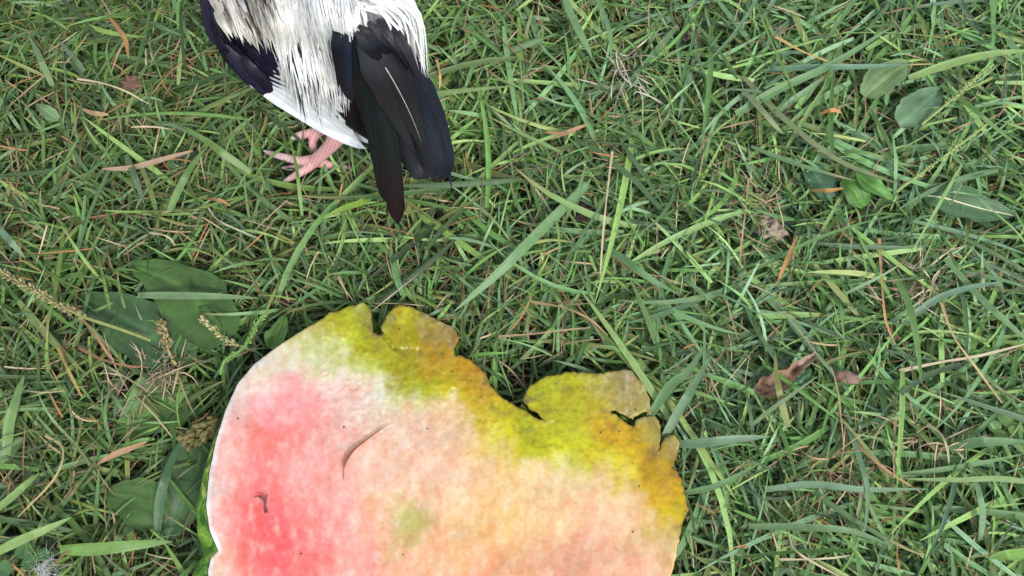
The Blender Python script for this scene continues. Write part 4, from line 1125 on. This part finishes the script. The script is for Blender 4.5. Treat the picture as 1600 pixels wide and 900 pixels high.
PAL = np.array([(.070, .150, .045), (.085, .165, .085), (.060, .125, .050), (.110, .190, .060), (.130, .215, .085), (.100, .175, .115), (.120, .150, .055), (.050, .100, .045), (.16, .24, .10)])
def lawn(n, zr, el, droop, Lr, Wr, colfn, roll=.6, S=7, fan=1, area=(-0.52, 0.52, -0.36, 0.40), hole=False):
    X0, X1, Y0, Y1 = area
    m = n // fan
    rx = rng.uniform(X0, X1, m).repeat(fan); ry = rng.uniform(Y0, Y1, m).repeat(fan)
    n = len(rx)
    lean = rng.uniform(0, 2 * math.pi, m).repeat(fan)
    k = np.tile(np.arange(fan), m)
    if fan > 1:
        nt = 900
        tx, ty = rng.uniform(X0, X1, nt), rng.uniform(Y0, Y1, nt)
        ti = rng.integers(0, nt, m); dx, dy = rng.normal(0, .007, m), rng.normal(0, .007, m)
        tuft = rng.random(m) < .45
        rx = np.where(tuft.repeat(fan), (tx[ti] + dx).repeat(fan), rx); ry = np.where(tuft.repeat(fan), (ty[ti] + dy).repeat(fan), ry)
        comb = np.array([mnoise.noise(Vector((a * 14, b * 14, 2.2))) * 5.5 for a, b in zip(rx[::fan], ry[::fan])])
        lean = np.where(tuft, np.arctan2(dy, dx) + rng.normal(0, .5, m), np.where(rng.random(m) < .5, comb + rng.normal(0, .4, m), lean[::fan])).repeat(fan)
    phi = (lean + (k % 2) * math.pi * .8 + rng.normal(0, .55, n)) if fan > 1 else rng.uniform(0, 2 * math.pi, n)
    step = .0035 * k if fan > 1 else 0
    rx = rx + np.cos(lean) * step; ry = ry + np.sin(lean) * step
    z0 = rng.uniform(*zr, n) + (k * .0025 if fan > 1 else 0)
    L = rng.uniform(*Lr, n) * rng.uniform(.7, 1.15, n); Wd = rng.uniform(*Wr, n)
    e0 = rng.uniform(*el, n); dr = rng.uniform(*droop, n); cv = rng.normal(0, .35, n)
    P = np.zeros((n, S, 3)); P[:, 0] = np.column_stack([rx, ry, z0])
    for s in range(1, S):
        t = s / (S - 1)
        e = e0 - dr * t; a = phi + cv * t
        d = np.column_stack([np.cos(e) * np.cos(a), np.cos(e) * np.sin(a), np.sin(e)])
        P[:, s] = P[:, s - 1] + d * (L / (S - 1))[:, None]
    P[..., 2] = np.maximum(P[..., 2], .002 + .004 * rng.random((n, 1)))
    # keep the canopy from rising into the long blades and leaves
    hi = .034 + .006 * rng.random((n, 1))
    P[..., 2] = np.where(P[..., 2] > hi, hi + (P[..., 2] - hi) * .25, P[..., 2])
    t = np.linspace(0, 1, S)[None]
    W = Wd[:, None] * np.clip(.6 + 2 * t, 0, 1) * (1 - t ** 2.6) ** .85 + .00005
    T = unit(P[:, -1] - P[:, 0])
    N = unit(np.stack([rng.normal(0, roll, n), rng.normal(0, roll, n), np.ones(n)], -1))
    kp = keep_mask(P)
    C = colfn(P[:, 0], n)
    C = np.broadcast_to(C[:, None, :], (n, S, 3)).copy()
    tipw = (rng.random(n) < .16)[:, None, None] * np.clip((t - .72) / .2, 0, 1)[..., None]
    C = C * (1 - tipw) + np.array([.34, .24, .11]) * tipw
    if Lr[0] > .045 and not hole: kp &= rng.random(n) < np.clip(.55 + 2 * P[:, 0, 0], .35, 1)
    if hole: kp &= ~((np.abs(P[:, 0, 0]) < .5) & (P[:, 0, 1] > -.34) & (P[:, 0, 1] < .38))
    return P[kp], N[kp][:, None, :], W[kp], rng.uniform(.05, .28, n)[kp], C[kp]
def gcol(P, n):
    i = rng.choice(len(PAL), n, p=[.2, .15, .13, .13, .07, .12, .09, .08, .03])
    c = PAL[i] * rng.uniform(.4, 1.6, (n, 1))
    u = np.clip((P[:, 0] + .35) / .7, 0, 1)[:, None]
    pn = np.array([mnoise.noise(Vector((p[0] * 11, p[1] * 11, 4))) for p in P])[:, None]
    c = c * (1.04 + .78 * u); cool = c * np.array([1.08, 1.05, .98]); warm = c * np.array([1.12, 1.05, .74])  # blades brighten to the right: light and sheen there put into their colour
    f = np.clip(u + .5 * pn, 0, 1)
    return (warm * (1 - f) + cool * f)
def scol(P, n):
    i = rng.choice(4, n, p=[.4, .25, .2, .15])
    return np.array([(.36, .26, .16), (.24, .15, .09), (.50, .40, .27), (.40, .20, .09)])[i] * rng.uniform(.6, 1.2, (n, 1))
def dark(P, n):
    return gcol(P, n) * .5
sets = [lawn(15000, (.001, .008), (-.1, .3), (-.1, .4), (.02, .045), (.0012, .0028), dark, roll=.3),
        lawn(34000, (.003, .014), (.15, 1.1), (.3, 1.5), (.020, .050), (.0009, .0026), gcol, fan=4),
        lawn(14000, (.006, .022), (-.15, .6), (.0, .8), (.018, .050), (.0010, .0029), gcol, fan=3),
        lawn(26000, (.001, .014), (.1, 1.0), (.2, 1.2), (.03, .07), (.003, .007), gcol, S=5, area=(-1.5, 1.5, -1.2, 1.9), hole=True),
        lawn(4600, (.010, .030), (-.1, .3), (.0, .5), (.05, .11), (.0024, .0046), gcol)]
Vs, Fs, Cs, Us, nv = [], [], [], [], 0
for s in sets:
    V, F, C, UV = strips(*s)
    Vs.append(V); Fs.append(F + nv); Cs.append(C); Us.append(UV); nv += len(V)
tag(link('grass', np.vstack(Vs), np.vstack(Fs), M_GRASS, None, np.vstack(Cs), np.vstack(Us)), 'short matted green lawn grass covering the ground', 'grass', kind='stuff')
sets = [lawn(6500, (.002, .012), (-.1, .25), (-.2, .4), (.015, .05), (.0005, .0012), scol, roll=.3),
        lawn(5200, (.014, .031), (-.15, .25), (-.1, .4), (.010, .040), (.0005, .0012), scol, roll=.4)]
Vs, Fs, Cs, Us, nv = [], [], [], [], 0
for s in sets:
    V, F, C, UV = strips(*s)
    Vs.append(V); Fs.append(F + nv); Cs.append(C); Us.append(UV); nv += len(V)
tag(link('thatch', np.vstack(Vs), np.vstack(Fs), M_STRAW, None, np.vstack(Cs), np.vstack(Us)), 'dry tan thatch of dead stems mixed through the lawn', 'thatch', kind='stuff')
